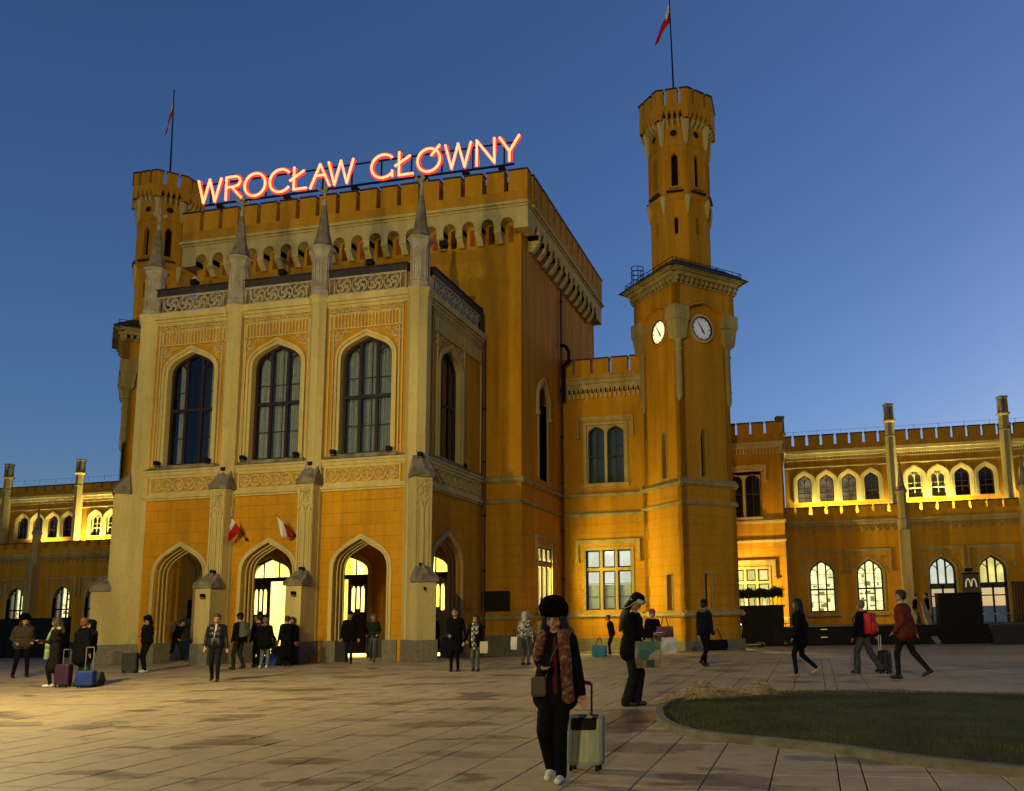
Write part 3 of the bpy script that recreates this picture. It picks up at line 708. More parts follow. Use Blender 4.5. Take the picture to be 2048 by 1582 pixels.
# parapet and battlements
m = MB()
m.box(HF, HX0-.5, HX1+.5, 20.22, 20.7, -.1, .55); m.box(HR, HY0+.1, HY1, 20.22, 20.7, -.1, .55); m.box(HL, -HY1, -HY0-.1, 20.22, 20.7, -.1, .55)
m.build('parapet', ORANGE, hall)
merlons(hall, HF, HX0-.5, HX1+.5, [-28.7+1.0622*i for i in range(16)], 20.7, 21.75, .12, .55, .21)
merlons(hall, T(HX1, 0, 90), HY0+.1, HY1, [34.53+1.047*i for i in range(12)], 20.7, 21.75, .12, .55, .2)
merlons(hall, T(HX0, 0, -90), -HY1, -HY0-.1, [-46.05+1.047*i for i in range(12)], 20.7, 21.75, .12, .55, .2)
m = MB(); m.cube(HX0+.1, HX1-.1, HY0+.15, HY0+.35, 20, 21.55); m.cube(HX1-.35, HX1-.12, HY0+.35, HY1-.2, 20, 21.55); m.cube(HX0+.12, HX0+.35, HY0+.35, HY1-.2, 20, 21.55)
m.add([(HX0+.4, HY0+.4, 20.6), (HX1-.4, HY0+.4, 20.6), (HX1-.4, HY1-.3, 20.6), (HX0+.4, HY1-.3, 20.6), (-20.75, 40.7, 21.4)], [(0, 1, 4), (1, 2, 4), (2, 3, 4), (3, 0, 4)])
m.build('roof', ROOF, hall)
m = MB(); m.cube(HX0+.6, HX1-.6, HY1-.1, HY1, -.5, 20.2); m.build('rear_wall', ORANGE, hall)
# side windows of the hall
uc, hw, zb, zs, za = sideops[0]
m = MB(); mould(m, HR, uc, hw, zb, zs, za, .16, -.25, .05); mould(m, HR, uc, hw+.2, 11.0, zs, za+.25, .12, 0, .13)
for s_ in (-1, 1): m.box(HR, uc+s_*(hw+.26)-.1, uc+s_*(hw+.26)+.1, 10.85, 11.02, 0, .17)
m.build('window_moulding', CREAM, hall)
window(hall, HR, sideops[0], -.25, mull=(-.33, .33), trans=((10.05, .12),), bars=1.0, back=VOID, fw=.1, bw=.1)
def square_window(par, t, op, lit, zt, cols=3, hoodw=.35, depth=.5, bars=0, lower=None):
    uc, hw, zb, zs, za = op; m = MB()
    m.band(t, [(uc-hw-.14, zb-.02), (uc-hw-.14, zs+.14), (uc+hw+.14, zs+.14), (uc+hw+.14, zb-.02)], [(uc-hw, zb-.02), (uc-hw, zs), (uc+hw, zs), (uc+hw, zb-.02)], -.3, .04)
    hood(m, t, uc-hw-hoodw, uc+hw+hoodw, zs+.46, .95)
    for i in range(1, cols): u = uc-hw+2*hw*i/cols; m.box(t, u-.07, u+.07, zb, zs, -.22, -.08)
    m.box(t, uc-hw, uc+hw, zt-.07, zt+.07, -.22, -.078)
    n = len(m.v); m.add([t(uc-hw-.14, zb-.02, -.2), t(uc+hw+.14, zb-.02, -.2), t(uc+hw+.3, zb-.25, .16), t(uc-hw-.3, zb-.25, .16), t(uc-hw-.3, zb-.33, .16), t(uc+hw+.3, zb-.33, .16), t(uc-hw-.3, zb-.33, 0), t(uc+hw+.3, zb-.33, 0)], [(0, 1, 2, 3), (3, 2, 5, 4), (4, 5, 7, 6)])
    m.build('window_surround', CREAMD, par)
    for i in range(cols):
        a = uc-hw+2*hw*i/cols+(.07 if i else 0); b = uc-hw+2*hw*(i+1)/cols-(.07 if i < cols-1 else 0)
        for z0, z1 in ((zb, zt-.07), (zt+.07, zs)):
            q = MB(); f_ = .07
            q.band(t, [(a, z0), (a, z1), (b, z1), (b, z0)], [(a+f_, z0+f_), (a+f_, z1-f_), (b-f_, z1-f_), (b-f_, z0+f_)], -.24, -.14, True)
            if bars and z1-z0 > 1:
                k = round((z1-z0)/bars)
                for j in range(1, k): q.box(t, a+f_, b-f_, z0+(z1-z0)*j/k-.015, z0+(z1-z0)*j/k+.015, -.22, -.15)
            o = q.build('window', WOOD, par)
            q = MB(); q.box(t, a+f_-.01, b-f_+.01, z0+f_-.01, z1-f_+.01, -.2, -.195); q.build('pane', GLASS, o)
    q = MB(); q.box(t, uc-hw-.1, uc+hw+.1, zb-.1, zs+.1, -depth-.02, -depth); q.build('room_behind', lit, par)
    if lower:
        q = MB(); q.box(t, uc-hw, uc+hw, zb, lower, -.3, -.28); q.build('frosted_film', mat('frosted_film', (.3, .29, .25), .9, var=.25, vs=1.2, emit=(.8, .78, .7), es=.16), par)
class Tsh(T):
    def __call__(s, u, z, d=0): return T.__call__(s, u, z, d*.3 if d < 0 else d)
square_window(hall, Tsh(HX1, 0, 90), sidelow[0], LIT_Y, 3.9, 3, .3, .45)
# plaques beside the entrance
for x in (-13.38, -28.0):
    pq = thing('wall_plaque', 'dark bronze plaque on the ochre wall right of the portico' if x > -20 else 'dark plaque on the ochre wall seen through the left arch', 'plaque', (x, HY0-.02, 2.18))
    q = MB(); q.box(ID, -.63, .63, -.43, .43, 0, .05); q.build('plate', BRONZE, pq); q = MB(); q.band(ID, [(-.63, -.43), (-.63, .43), (.63, .43), (.63, -.43)], [(-.57, -.37), (-.57, .37), (.57, .37), (.57, -.37)], .05, .08, True); q.build('border', BRONZE, pq)
# rainwater pipes
def pipe(label, pts, r=.055, cat='drainpipe', m_=None):
    o = thing('drainpipe', label, cat, pts[0]); q = MB(); p0 = Vector(pts[0]); P = [tuple(Vector(p)-p0) for p in pts]; q.path(P, r, 8); q.build('pipe', m_ or mat('dark_red_pipe', (.05, .008, .006), .4, var=.1), o)
    q = MB()
    z0, z1 = P[0][2], P[-1][2]
    for a, b in zip(P, P[1:]):
        L_ = abs(b[2]-a[2])
        if L_ > 3:
            for k in range(int(L_/2.4)): z = min(a[2], b[2])+1.2+2.4*k; q.lathe(a[0], a[1], [(r*1.45, z-.04), (r*1.45, z+.04)], 8)
    if q.v: q.build('bracket', DARK, o)
pipe('dark red drainpipe in the corner of portico and hall wall', [(-13.93, 34.08, -.1), (-13.93, 34.08, 14.0)])
pipe('dark drainpipe in the corner of hall and link building', [(-12.12, 39.95, -.3), (-12.12, 39.95, 19.0)], .06)
pipe('short dark pipe bending down from the hall wall to the link battlements', [(-12.1, 39.7, 15.3), (-11.8, 39.7, 15.2), (-11.65, 39.7, 14.9), (-11.65, 39.7, 14.4), (-11.95, 39.75, 14.2), (-11.95, 39.75, 12.3)], .09, 'pipe', DARK)

# ================================================================== link building
link = thing('link_building', 'low ochre battlemented block between the hall and the clock tower', 'building', (-10.2, 41.5, 0))
LT = T(0, 40.2, 0)
m = MB(); wall(m, LT, -12.2, -5.5, 6.5, 13.55, [(-9.9, 1.0, 8.05, 11.05, 11.05)], -.4, 0); m.build('wall', ORANGE, link)
m = MB(); wall(m, LT, -12.2, -5.5, -.5, 6.5, [(-9.85, 1.16, 1.72, 4.67, 4.67)], -.4, 0); m.build('lower_wall', ORANGEJ, link)
m = MB()
for z in (7.5, 6.5, 1.5): slab_course(m, LT, -12.2, -7.3, z, .09, .12, .1)
m.box(LT, -12.2, -7.3, 13.42, 13.52, 0, .28); m.box(LT, -12.2, -7.3, 13.2, 13.42, 0, .22); m.box(LT, -12.2, -7.3, 12.95, 13.2, 0, .14)
m.build('string_course', CREAMD, link)
m = MB()
for i in range(19):
    c = -12.0+.242*i; m.box(LT, c-.045, c+.045, 12.45, 12.95, 0, .13)
    m.add([LT(c-.12, 12.95, .13), LT(c-.045, 12.72, .13), LT(c+.045, 12.72, .13), LT(c+.12, 12.95, .13)], [(0, 1, 2, 3)])
m.build('bracket_frieze', CREAM, link)
m = MB(); m.box(LT, -12.2, -5.5, -.5, .35, 0, .14); m.build('plinth', PLINTH, link)
m = MB(); m.box(LT, -12.2, -5.5, 13.55, 13.75, -.3, .12); m.build('parapet', ORANGE, link)
merlons(link, LT, -12.1, -6.6, [-11.5, -10.55, -9.58, -8.6], 13.75, 14.57, -.25, .12, .15)
m = MB(); m.cube(-12.2, -7.6, 41.0, 52, -.5, 13.6); m.build('rear_mass', ORANGE, link)
m = MB(); m.box(LT, -10.97, -8.83, 8.02, 11.2, -.18, -.1)
m = MB()
m.band(LT, [(-11.05, 8.0), (-11.05, 11.2), (-8.75, 11.2), (-8.75, 8.0)], [(-10.9, 8.0), (-10.9, 11.05), (-8.9, 11.05), (-8.9, 8.0)], -.3, .05)
for c in (-10.4, -9.4):
    A = arch(c, .43, 10.6, 11.0, 5); m.band(LT, A, [(u, 11.06) for u, z in A], -.28, -.04)
m.box(LT, -9.97, -9.83, 8.0, 11.06, -.28, -.02); m.box(LT, -10.9, -10.83, 8, 11.06, -.28, -.04); m.box(LT, -8.97, -8.9, 8, 11.06, -.28, -.04)
hood(m, LT, -11.25, -8.55, 11.42, .95); m.box(LT, -11.1, -8.7, 7.85, 8.02, -.25, .14); m.build('window_surround', CREAMD, link)
for c in (-10.4, -9.4): window(link, LT, (c, .43, 8.04, 10.6, 11.0), -.12, mull=(0,), trans=((9.45, .07),), bars=.75, back=mat('dull_blind', (.10, .11, .10), .9, var=.2, vs=.8), fw=.06, bw=.05, heads=False, depth=.35)
square_window(link, LT, (-9.85, 1.16, 1.72, 4.67, 4.67), LIT_C, 3.72, 3, .35, .6, .66, 2.95)

linkb = thing('link_building', 'ochre link wall glimpsed through the left arches between hall and left tower', 'building', (-33, 41.5, 0))
m = MB(); m.box(LT, -36.4, -29.15, 6.5, 13.55, -.4, 0); m.build('wall', ORANGE, linkb); m = MB(); m.box(LT, -36.4, -29.15, -.5, 6.5, -.4, 0); m.build('lower_wall', ORANGEJ, linkb)
m = MB()
for z in (7.5, 6.5, 1.5): slab_course(m, LT, -36.4, -29.2, z, .09, .12, .1)
m.box(LT, -36.4, -29.2, 13.2, 13.52, 0, .22); m.build('string_course', CREAMD, linkb); m = MB(); m.box(LT, -36.4, -29.2, 13.55, 13.75, -.3, .12); m.build('parapet', ORANGE, linkb)
merlons(linkb, LT, -36.2, -29.3, [-35.3+.95*i for i in range(6)], 13.75, 14.57, -.25, .12, .15)
m = MB(); m.box(LT, -36.4, -29.2, -.5, .35, 0, .14); m.build('plinth', PLINTH, linkb); m = MB(); m.cube(-36.4, -29.2, 41.0, 52, -.5, 13.6); m.build('rear_mass', ORANGE, linkb)

# ================================================================== clock towers
def clock_tower(cx, cy, name_label, mirror=False):
    tw = thing('clock_tower', name_label, 'tower', (cx, cy, gz(cy)))
    F = [T(cx+s_*0, cy, 0) for s_ in (1,)]
    def face(deg, off): a = R_(deg); return T(cx+sin(a)*off, cy-cos(a)*off, deg)
    hw = 1.54
    faces = (45, -45)
    m = MB(); mj = MB(); q_slit = []
    slit = (.0, .17, 7.95, 9.9, 10.25)
    def shaftwalls(mb, z0, z1, off, ops_by_face, th=.35):
        for dg in (45, -45, 135, -135):
            t = face(dg, off); wall(mb, t, -off, off, z0, z1, ops_by_face.get(dg, []), -th, 0)
    sl_hi = {45: [(-.2, .17, 7.85, 9.7, 10.2)], -45: [(.22, .17, 7.85, 9.7, 10.15)]}
    shaftwalls(m, 7.5, 14.6, hw, sl_hi); m.build('shaft', ORANGE, tw)
    m = MB(); shaftwalls(m, -.6, 7.5, hw+.07, {45: [(-.25, .2, 1.65, 3.28, 3.28)], -45: [(.45, .2, 1.62, 3.3, 3.3)]}); m.build('lower_shaft', ORANGET, tw)
    m = MB()
    for dg in (45, -45, 135, -135): m.box(face(dg, hw+.07), -hw-.2, hw+.2, -.6, .22, 0, .16)
    m.build('plinth', PLINTH, tw)
    m = MB()
    for dg in (45, -45, 135, -135):
        slab_course(m, face(dg, hw), -hw-.17, hw+.17, 7.52, .1, .2, .22); slab_course(m, face(dg, hw+.06), -hw-.15, hw+.15, 6.6, .07, .1, .1); slab_course(m, face(dg, hw+.07), -hw-.25, hw+.25, 1.45, .08, .2, .14)
    m.build('string_course', CREAMD, tw)
    m = MB()
    for dg, ops in sl_hi.items():
        for uc, h_, zb, zs, za in ops: mould(m, face(dg, hw), uc, h_, zb, zs, za, .07, -.02, .03)
    for dg, uc in ((45, -.25), (-45, .45)):
        t = face(dg, hw+.07); m.band(t, [(uc-.27, 1.6), (uc-.27, 3.36), (uc+.27, 3.36), (uc+.27, 1.6)], [(uc-.2, 1.6), (uc-.2, 3.28), (uc+.2, 3.28), (uc+.2, 1.6)], -.1, .03)
    m.build('slit_surround', CREAMD, tw)
    m = MB(); m.cube(cx-.9, cx+.9, cy-.9, cy+.9, -.5, 14); m.build('dark_core', VOID, tw)
    # corner colonnettes and capitals carrying the wide clock stage
    d45 = hw*2**.5
    for k in range(4):
        a = -pi/2+k*pi/2; x, y = cx+cos(a)*(d45-.06), cy+sin(a)*(d45-.06)
        q = MB(); q.lathe(x, y, [(.03, 11.35), (.12, 11.5), (.17, 11.75), (.17, 12.1), (.2, 12.14), (.17, 12.18), (.165, 13.85), (.22, 13.9), (.22, 13.98), (.17, 14.02), (.18, 14.3), (.3, 14.5)], 8); o = q.build('colonnette', CREAMD, tw)
        q = MB(); 
        def sq(h0, h1, z0, z1):
            vs = []
            for hh, z in ((h0, z0), (h1, z1)): vs += [(cx+cos(a)*(d45-.06)+dx*hh, cy+sin(a)*(d45-.06)+dy*hh, z) for dx, dy in ((0, -1.414), (1.414, 0), (0, 1.414), (-1.414, 0))]
            q.add(vs, [(0, 1, 5, 4), (1, 2, 6, 5), (2, 3, 7, 6), (3, 0, 4, 7), (3, 2, 1, 0), (4, 5, 6, 7)])
        sq(.24, .3, 14.42, 14.55); sq(.3, .38, 14.55, 15.3); sq(.42, .42, 15.3, 15.36); sq(.43, .43, 15.36, 16.0)
        q.build('capital', CREAMD, tw)
        q = MB()
        for dg in (45, -45):
            pass
    hw2 = 1.8
    m = MB()
    for dg in (45, -45, 135, -135):
        t = face(dg, hw2); A = [(-1.06, 15.3), (-1.06, 15.85)]+arch(0, 1.06, 15.85, 16.42, 6)+[(1.06, 15.3)]
        m.box(t, -hw2, -1.06, 15.98, 17.3, -.3, 0); m.box(t, 1.06, hw2, 15.98, 17.3, -.3, 0)
        A = arch(0, 1.06, 15.75, 16.4, 6); m.band(t, A, [(u, 17.3) for u, z in A], -.3, 0)
        m.box(face(dg, hw), -hw, hw, 14.6, 17.3, -.3, 0)
        m.ribbon(t, arch(0, 1.2, 15.85, 16.58, 6), .07, 0, .03)
    m.build('clock_stage', ORANGE, tw)
    # dentilled cornice
    m = MB()
    for dg in (45, -45, 135, -135):
        t = face(dg, hw2); e = hw2
        m.box(t, -e-.05, e+.05, 17.42, 17.62, 0, .3); m.box(t, -e-.2, e+.2, 17.62, 17.7, 0, .42); m.box(t, -e-.28, e+.28, 17.7, 17.78, 0, .5)
        for i in range(13):
            c = -e+.04+(2*e-.08)*i/12; m.box(t, c-.07, c+.07, 17.2, 17.42, 0, .22); m.box(t, c-.06, c+.06, 17.08, 17.2, 0, .12)
    m.build('dentil_cornice', CREAMD, tw)
    q = MB(); e = 2.36*2**.5
    vs = [(cx, cy-e, 17.8), (cx+e, cy, 17.8), (cx, cy+e, 17.8), (cx-e, cy, 17.8)]; e2 = 1.45*2**.5; vs += [(cx, cy-e2, 18.5), (cx+e2, cy, 18.5), (cx, cy+e2, 18.5), (cx-e2, cy, 18.5)]
    q.add([(x, y, z) for x, y, z in vs]+[(x, y, z-.05) for x, y, z in vs[:4]], [(0, 1, 5, 4), (1, 2, 6, 5), (2, 3, 7, 6), (3, 0, 4, 7), (8, 9, 1, 0), (9, 10, 2, 1), (10, 11, 3, 2), (11, 8, 0, 3), (8, 11, 10, 9)]); q.build('roof', ROOF, tw)
    # snow guard railing
    q = MB()
    e3 = 2.1*2**.5; C4 = [(cx, cy-e3), (cx+e3, cy), (cx, cy+e3), (cx-e3, cy)]
    for i in range(4):
        (xa, ya), (xb, yb) = C4[i], C4[(i+1) % 4]
        for z in (18.05, 18.2): q.tube((xa, ya, z), (xb, yb, z), .018, n=5)
        for k in range(9): s_ = k/8; x, y = xa+(xb-xa)*s_, ya+(yb-ya)*s_; q.tube((x, y, 17.85), (x, y, 18.2), .015, n=5)
    for i in range(4): 
        (xa, ya) = C4[i]; q.tube((xa*.6+cx*.4, ya*.6+cy*.4, 18.4), (xa*.6+cx*.4, ya*.6+cy*.4, 18.7), .02, n=5)
    q.build('roof_railing', DARK, tw)
    if not mirror:
        q = MB(); hx, hy = cx-2.3, cy-.1
        for z in (18.55, 18.8, 19.05): q.path([(hx+.32*cos(2*pi*i/12), hy+.32*sin(2*pi*i/12), z) for i in range(13)], .02, 5)
        for k in range(5): a = 2*pi*k/5; q.tube((hx+.32*cos(a), hy+.32*sin(a), 18.1), (hx+.32*cos(a), hy+.32*sin(a), 19.05), .02, n=5)
        q.build('ladder_cage', DARK, tw)
    # clocks
    for dg, lit in ((45, False), (-45, True)):
        t = face(dg, hw); dial = MATS.get('dial_lit' if lit else 'dial_white') or (glow('dial_lit', (1, .90, .50), 1.2) if lit else mat('dial_white', (.55, .55, .56), .5, var=.08, vs=3, emit=(.6, .6, .66), es=.16))
        c = -.12 if not lit else .12
        q = MB(); q.ring(t, c, 15.13, .72, .13, 0, .12, 32); o = q.build('clock', CREAM if not lit else ORANGE, tw)
        q = MB(); q.ring(t, c, 15.13, .6, .05, .02, .13, 32); q.build('bezel', DARK, o)
        q = MB(); q.disc(t, c, 15.13, .57, .02, .06, 32); q.build('dial', dial, o)
        q = MB()
        for k in range(12):
            a = k*pi/6; r0, r1 = .44, .53; w_ = .035 if k % 3 else .055
            q.ribbon(t, [(c+r0*sin(a), 15.13+r0*cos(a)), (c+r1*sin(a), 15.13+r1*cos(a))], w_, .06, .066)
        q.build('hour_marks', mat('grey_marks', (.10, .10, .11), .6, var=0), o)
        # hands: about five to five
        def hand(a, L_, w_, nm):
            q = MB(); a = R_(a); sx, cxx = sin(a), cos(a); n_ = (cxx, -sx)
            P = lambda r, o_: (c+sx*r+n_[0]*o_, 15.13+cxx*r+n_[1]*o_)
            q.prism(t, [P(-.12, w_*.5), P(L_*.5, w_), P(L_, 0), P(L_*.5, -w_), P(-.12, -w_*.5)], .075, .09); q.build(nm, DARK, o)
        hand(-33, .48, .025, 'minute_hand'); hand(148, .33, .045, 'hour_hand')
    # octagonal upper shaft
    def octa(mb, prof): mb.lathe(cx, cy, prof, 8, pi/8)
    R8 = lambda ap: ap/cos(pi/8)
    m = MB()
    for k in range(8):
        dg = k*45; a = R_(dg)
        for ap, z0, z1, ops in ((1.44, 18.0, 22.0, [(0, .09, 20.05, 20.8, 20.95)] if k % 2 or k == 0 else []), (1.5, 22.0, 26.2, [(0, .17, 22.5, 24.0, 24.3)])):
            t = T(cx+sin(a)*ap, cy-cos(a)*ap, dg); h_ = ap*math.tan(pi/8)
            wall(m, t, -h_, h_, z0, z1 if z0 > 20 else z1, ops, -.2, 0)
    m.build('octagonal_shaft', ORANGE, tw)
    m = MB(); m.lathe(cx, cy, [(1.1, 18), (1.1, 26)], 8); m.build('dark_core', VOID, tw)
    m = MB()
    for k in range(8):
        dg = k*45; a = R_(dg); t = T(cx+sin(a)*1.5, cy-cos(a)*1.5, dg); h_ = 1.5*math.tan(pi/8)
        mould(m, t, 0, .17, 22.5, 24.0, 24.3, .05, 0, .03, .07); m.box(t, -.3, .3, 22.42, 22.5, 0, .1)
        m.band(t, [(-h_+.1, 22.3), (-h_+.1, 24.75), (h_-.1, 24.75), (h_-.1, 22.3)], [(-h_+.15, 22.3), (-h_+.15, 24.7), (h_-.15, 24.7), (h_-.15, 22.3)], 0, .035)
        # round opening
        m.ring(t, 0, 25.38, .23, .05, 0, .04, 16)
    m.build('opening_surround', ORANGE, tw)
    m = MB()
    for k in range(8):
        dg = k*45; a = R_(dg); t = T(cx+sin(a)*1.5, cy-cos(a)*1.5, dg); m.disc(t, 0, 25.38, .185, 0, .012, 16)
    m.build('round_opening', VOID, tw)
    m = MB(); octa(m, [(R8(1.44), 21.8), (R8(1.58), 21.95), (R8(1.6), 22.03), (R8(1.5), 22.2)]); m.build('ledge', ORANGE, tw)
    m = MB()
    for k in range(8): dg = k*45; a = R_(dg); m.box(T(cx+sin(a)*1.5, cy-cos(a)*1.5, dg), -.42, .42, 22.2, 22.27, 0, .17)
    m.build('window_ledge', COPING, tw)
    m = MB()
    for k in range(8):
        a = -pi/2+pi/8+k*pi/4; r8 = R8(1.47); x, y = cx+cos(a)*r8, cy+sin(a)*r8
        m.lathe(x, y, [(.03, 21.1), (.1, 21.4), (.14, 21.75), (.16, 22.0)], 6)
        m.lathe(cx+cos(a)*R8(1.5), cy+sin(a)*R8(1.5), [(.02, 24.7), (.1, 24.85), (.13, 25.0), (.2, 25.7), (.26, 26.15)], 6)
    m.build('corner_corbel', CREAM, tw)
    m = MB(); apc = 1.88
    me = None
    for k in range(8):
        dg = k*45; a = R_(dg); t = T(cx+sin(a)*1.5, cy-cos(a)*1.5, dg)
        for c in (-.28, 0, .28):
            if me is None: pass
            m.box(t, c-.065, c+.065, 25.72, 26.1, 0, .34) if False else m.add([t(c-.06, 25.7, .0), t(c+.06, 25.7, 0), t(c+.06, 25.85, .25), t(c-.06, 25.85, .25), t(c-.06, 26.1, .36), t(c+.06, 26.1, .36), t(c-.06, 26.1, 0), t(c+.06, 26.1, 0)], [(0, 1, 3, 2)[0:0] or (0, 1, 2, 3), (3, 2, 5, 4), (0, 3, 4, 6), (1, 7, 5, 2)])
    m.build('crown_corbel', CREAM, tw)
    m = MB(); h1 = apc*math.tan(pi/8)
    for k in range(8):
        dg = k*45; a = R_(dg); t = T(cx+sin(a)*apc, cy-cos(a)*apc, dg)
        # pointed machicolation heads cut out of the crown's lower edge
        cur = -h1
        for c in (-.42, -.14, .14, .42):
            hh = .11; B = [(c-hh, 25.98), (c-hh*.8, 26.15), (c, 26.42), (c+hh*.8, 26.15), (c+hh, 25.98)]
            m.box(t, cur, c-hh, 25.98, 26.75, -.35, 0); m.band(t, B, [(u, 26.75) for u, z in B], -.35, 0); cur = c+hh
        m.box(t, cur, h1, 25.98, 26.75, -.35, 0)
    m.build('crown', ORANGE, tw)
    for k in range(8):
        dg = k*45; a = R_(dg); t = T(cx+sin(a)*apc, cy-cos(a)*apc, dg)
        merlons(tw, t, -h1, h1, [-.36, .36], 26.75, 27.58, -.3, 0, .16)
    m = MB(); m.lathe(cx, cy, [(R8(1.5), 26.7), (R8(1.5), 26.8), (.1, 27.1)], 8); m.build('crown_roof', ROOF, tw)
    fix(tw); return tw
clock_tower(-5.68, 39.9, 'ochre clock tower right of the hall with one lit dial and octagonal top')
clock_tower(-36.7, 40.3, 'second clock tower mostly hidden behind the left end of the hall', True)

# ================================================================== side wings
SLATE = mat('roof_lead', (.09, .085, .08), .5, var=.2, vs=2)
def oct_pier(par, x, y, z0, z1, r, chim=True, m_=CREAMD):
    q = MB(); q.lathe(x, y, [(r, z0), (r, z1-1.05), (r*1.05, z1-1.0), (r*.92, z1-.95), (r*.92, z1-.12), (r*1.25, z1-.05), (r*1.3, z1+.02), (r*1.15, z1+.08)], 8); p = q.build('pier', m_, par)
    if chim:
        for k in range(4):
            a = pi/4+k*pi/2+.3; q = MB(); q.lathe(x+cos(a)*r*.58, y+sin(a)*r*.58, [(.135, z1+.05), (.125, z1+.95), (.17, z1+1.0), (.17, z1+1.1), (.13, z1+1.12)], 8); q.build('chimney_shaft', STONE, p)
def wing(name, label, ux0, ux1, low_wins, low_piers, up_piers, up_first, side, lit_spec, low_lit, cutoff):
    wg = thing(name, label, 'building', ((ux0+ux1)/2, 52, 0))
    LO = T(0, 50, 0); UP = T(0, 54, 0)
    ops = [(x, .72, 1.33, 3.45, 4.32) for x in low_wins]; dops = [x for x in low_wins if low_lit.get(x, [0])[0] == 'door']
    ops = [(a, b, (.5 if a in dops else c), d, e) for a, b, c, d, e in ops]
    m = MB(); wall(m, LO, ux0, ux1, -.6, 6.6, ops, -.4, 0); m.build('lower_wall', ORANGE, wg)
    m = MB(); m.box(LO, ux0, ux1, -.6, .35, 0, .1); m.build('plinth', PLINTH, wg)
    for op in ops:
        uc, hw, zb, zs, za = op; m = MB(); mould(m, LO, uc, hw, zb, zs, za, .12, -.2, .04); m.ribbon(LO, arch(uc, hw+.26, zs, za+.3), .04, 0, .03)
        if zb > 1: m.add([LO(uc-hw-.12, zb, -.15), LO(uc+hw+.12, zb, -.15), LO(uc+hw+.24, zb-.22, .12), LO(uc-hw-.24, zb-.22, .12), LO(uc-hw-.24, zb-.3, .12), LO(uc+hw+.24, zb-.3, .12)], [(0, 1, 2, 3), (3, 2, 5, 4)])
        hood(m, LO, uc-1.13, uc+1.13, 4.86, 1.15, .12, .11)
        for s_ in (-1, 1): m.ring(LO, uc+s_*.72, 4.38, .12, .03, 0, .03, 10)
        m.build('window_surround', CREAMD, wg)
        k = low_lit.get(uc, ['win', LIT_W])
        if k[0] == 'door':
            window(wg, LO, (uc, hw, 2.72, zs, za), -.2, mull=(-.3, .3), trans=(), bars=.55, back=k[1], fw=.09, bw=.1, depth=.8)
            m = MB()
            for a in (-hw, -.05, hw-.1): m.box(LO, uc+a, uc+a+.1, .5, 2.72, -.3, -.2)
            m.box(LO, uc-hw, uc+hw, 2.5, 2.72, -.3, -.2); m.box(LO, uc-hw, uc+hw, 2.05, 2.12, -.29, -.21); o = m.build('door', WOOD, wg); m = MB(); m.box(LO, uc-hw, uc+hw, .5, 2.5, -.26, -.25); m.build('pane', GLASS, o)
        else: window(wg, LO, op, -.2, mull=(-.33, .33), trans=((2.64, .1),), bars=.9, back=k[1], fw=.08, bw=.09, depth=.8)
        if k[1] is LIT_W:   # shelves and goods inside
            q = MB(); rr = random.Random(int(uc*10)+5)
            for j in range(12):
                a = rr.uniform(-hw, hw-.3); z = rr.choice((1.4, 1.6, 1.9, 2.3, 2.8, 3.3)); q.box(LO, uc+a, uc+a+rr.uniform(.1, .35), z, z+rr.uniform(.08, .3), -.7, -.66)
            for z in (1.9, 2.35, 2.95, 3.5): q.box(LO, uc-hw, uc+hw, z, z+.03, -.68, -.66)
            q.build('shop_fittings', mat('shop_fittings', (.25, .16, .07), .7, var=.5, vs=6, emit=(1, .75, .3), es=.35), wg)
    m = MB(); m.box(LO, ux0, ux1, 1.0, 1.08, 0, .12); m.box(LO, ux0, ux1, 6.5, 6.62, 0, .24); m.box(LO, ux0, ux1, 6.38, 6.5, 0, .14); m.build('string_course', CREAMD, wg)
    # zigzag arcade frieze with eyelets
    m = MB(); n = int((ux1-ux0)/.41)
    for i in range(n):
        c = ux0+.41*(i+.5); m.ribbon(LO, [(c-.2, 5.93), (c-.17, 6.05), (c, 6.28), (c+.17, 6.05), (c+.2, 5.93)], .05, 0, .1); m.ring(LO, c+.205, 6.25, .07, .03, 0, .1, 6)
    m.box(LO, ux0, ux1, 6.33, 6.38, 0, .1); m.build('arcade_frieze', CREAMD, wg)
    m = MB(); m.box(LO, ux0, ux1, 6.62, 7.05, -.3, .1); m.build('parapet', ORANGE, wg)
    first = low_piers[0]-.45 if low_piers else ux0
    cuts = [x for x in ([-.76-.895*20+.895*i for i in range(70)] if side > 0 else [-53.9-.89*20+.89*i for i in range(60)]) if ux0+.3 < x < ux1-.3]
    merlons(wg, LO, ux0, ux1, cuts, 7.05, 7.5, -.25, .1, .17)
    for x in low_piers:
        q = MB(); q.cube(x-.28, x+.28, 49.35, 50.0, -.6, 5.9); q.cube(x-.34, x+.34, 49.3, 50.0, -.6, 2.0); q.build('buttress', CREAMD, wg)
        q = MB(); q.lathe(x, 49.75, [(.3, 5.9), (.34, 6.5), (.28, 6.6), (.27, 8.0), (.36, 8.1), (.36, 8.15)], 8); o = q.build('pinnacle', CREAMD, wg)
        q = MB(); q.lathe(x, 49.75, [(.36, 8.15), (.2, 8.5), (.08, 9.4), (.06, 9.7), (.12, 9.75), (.05, 9.8), (.02, 10.35)], 8); q.build('spire', STONE, o)
    m = MB(); m.cube(ux0, ux1, 50, 54, 6.6, 6.7); m.build('terrace_roof', SLATE, wg)
    # upper storey, set back
    wins_ = []
    for p in up_piers:
        for k in range(4):
            x = p+up_first+1.41*k
            if ux0 < x < ux1: wins_.append((x, k, p))
    if side > 0: wins_ += [(-.16+1.39*k, k, -1) for k in range(4)]
    else: wins_ = [w_ for w_ in wins_ if w_[0] < cutoff]
    uo = [(x, .44, 8.3, 9.55, 10.05) for x, _, _ in wins_]
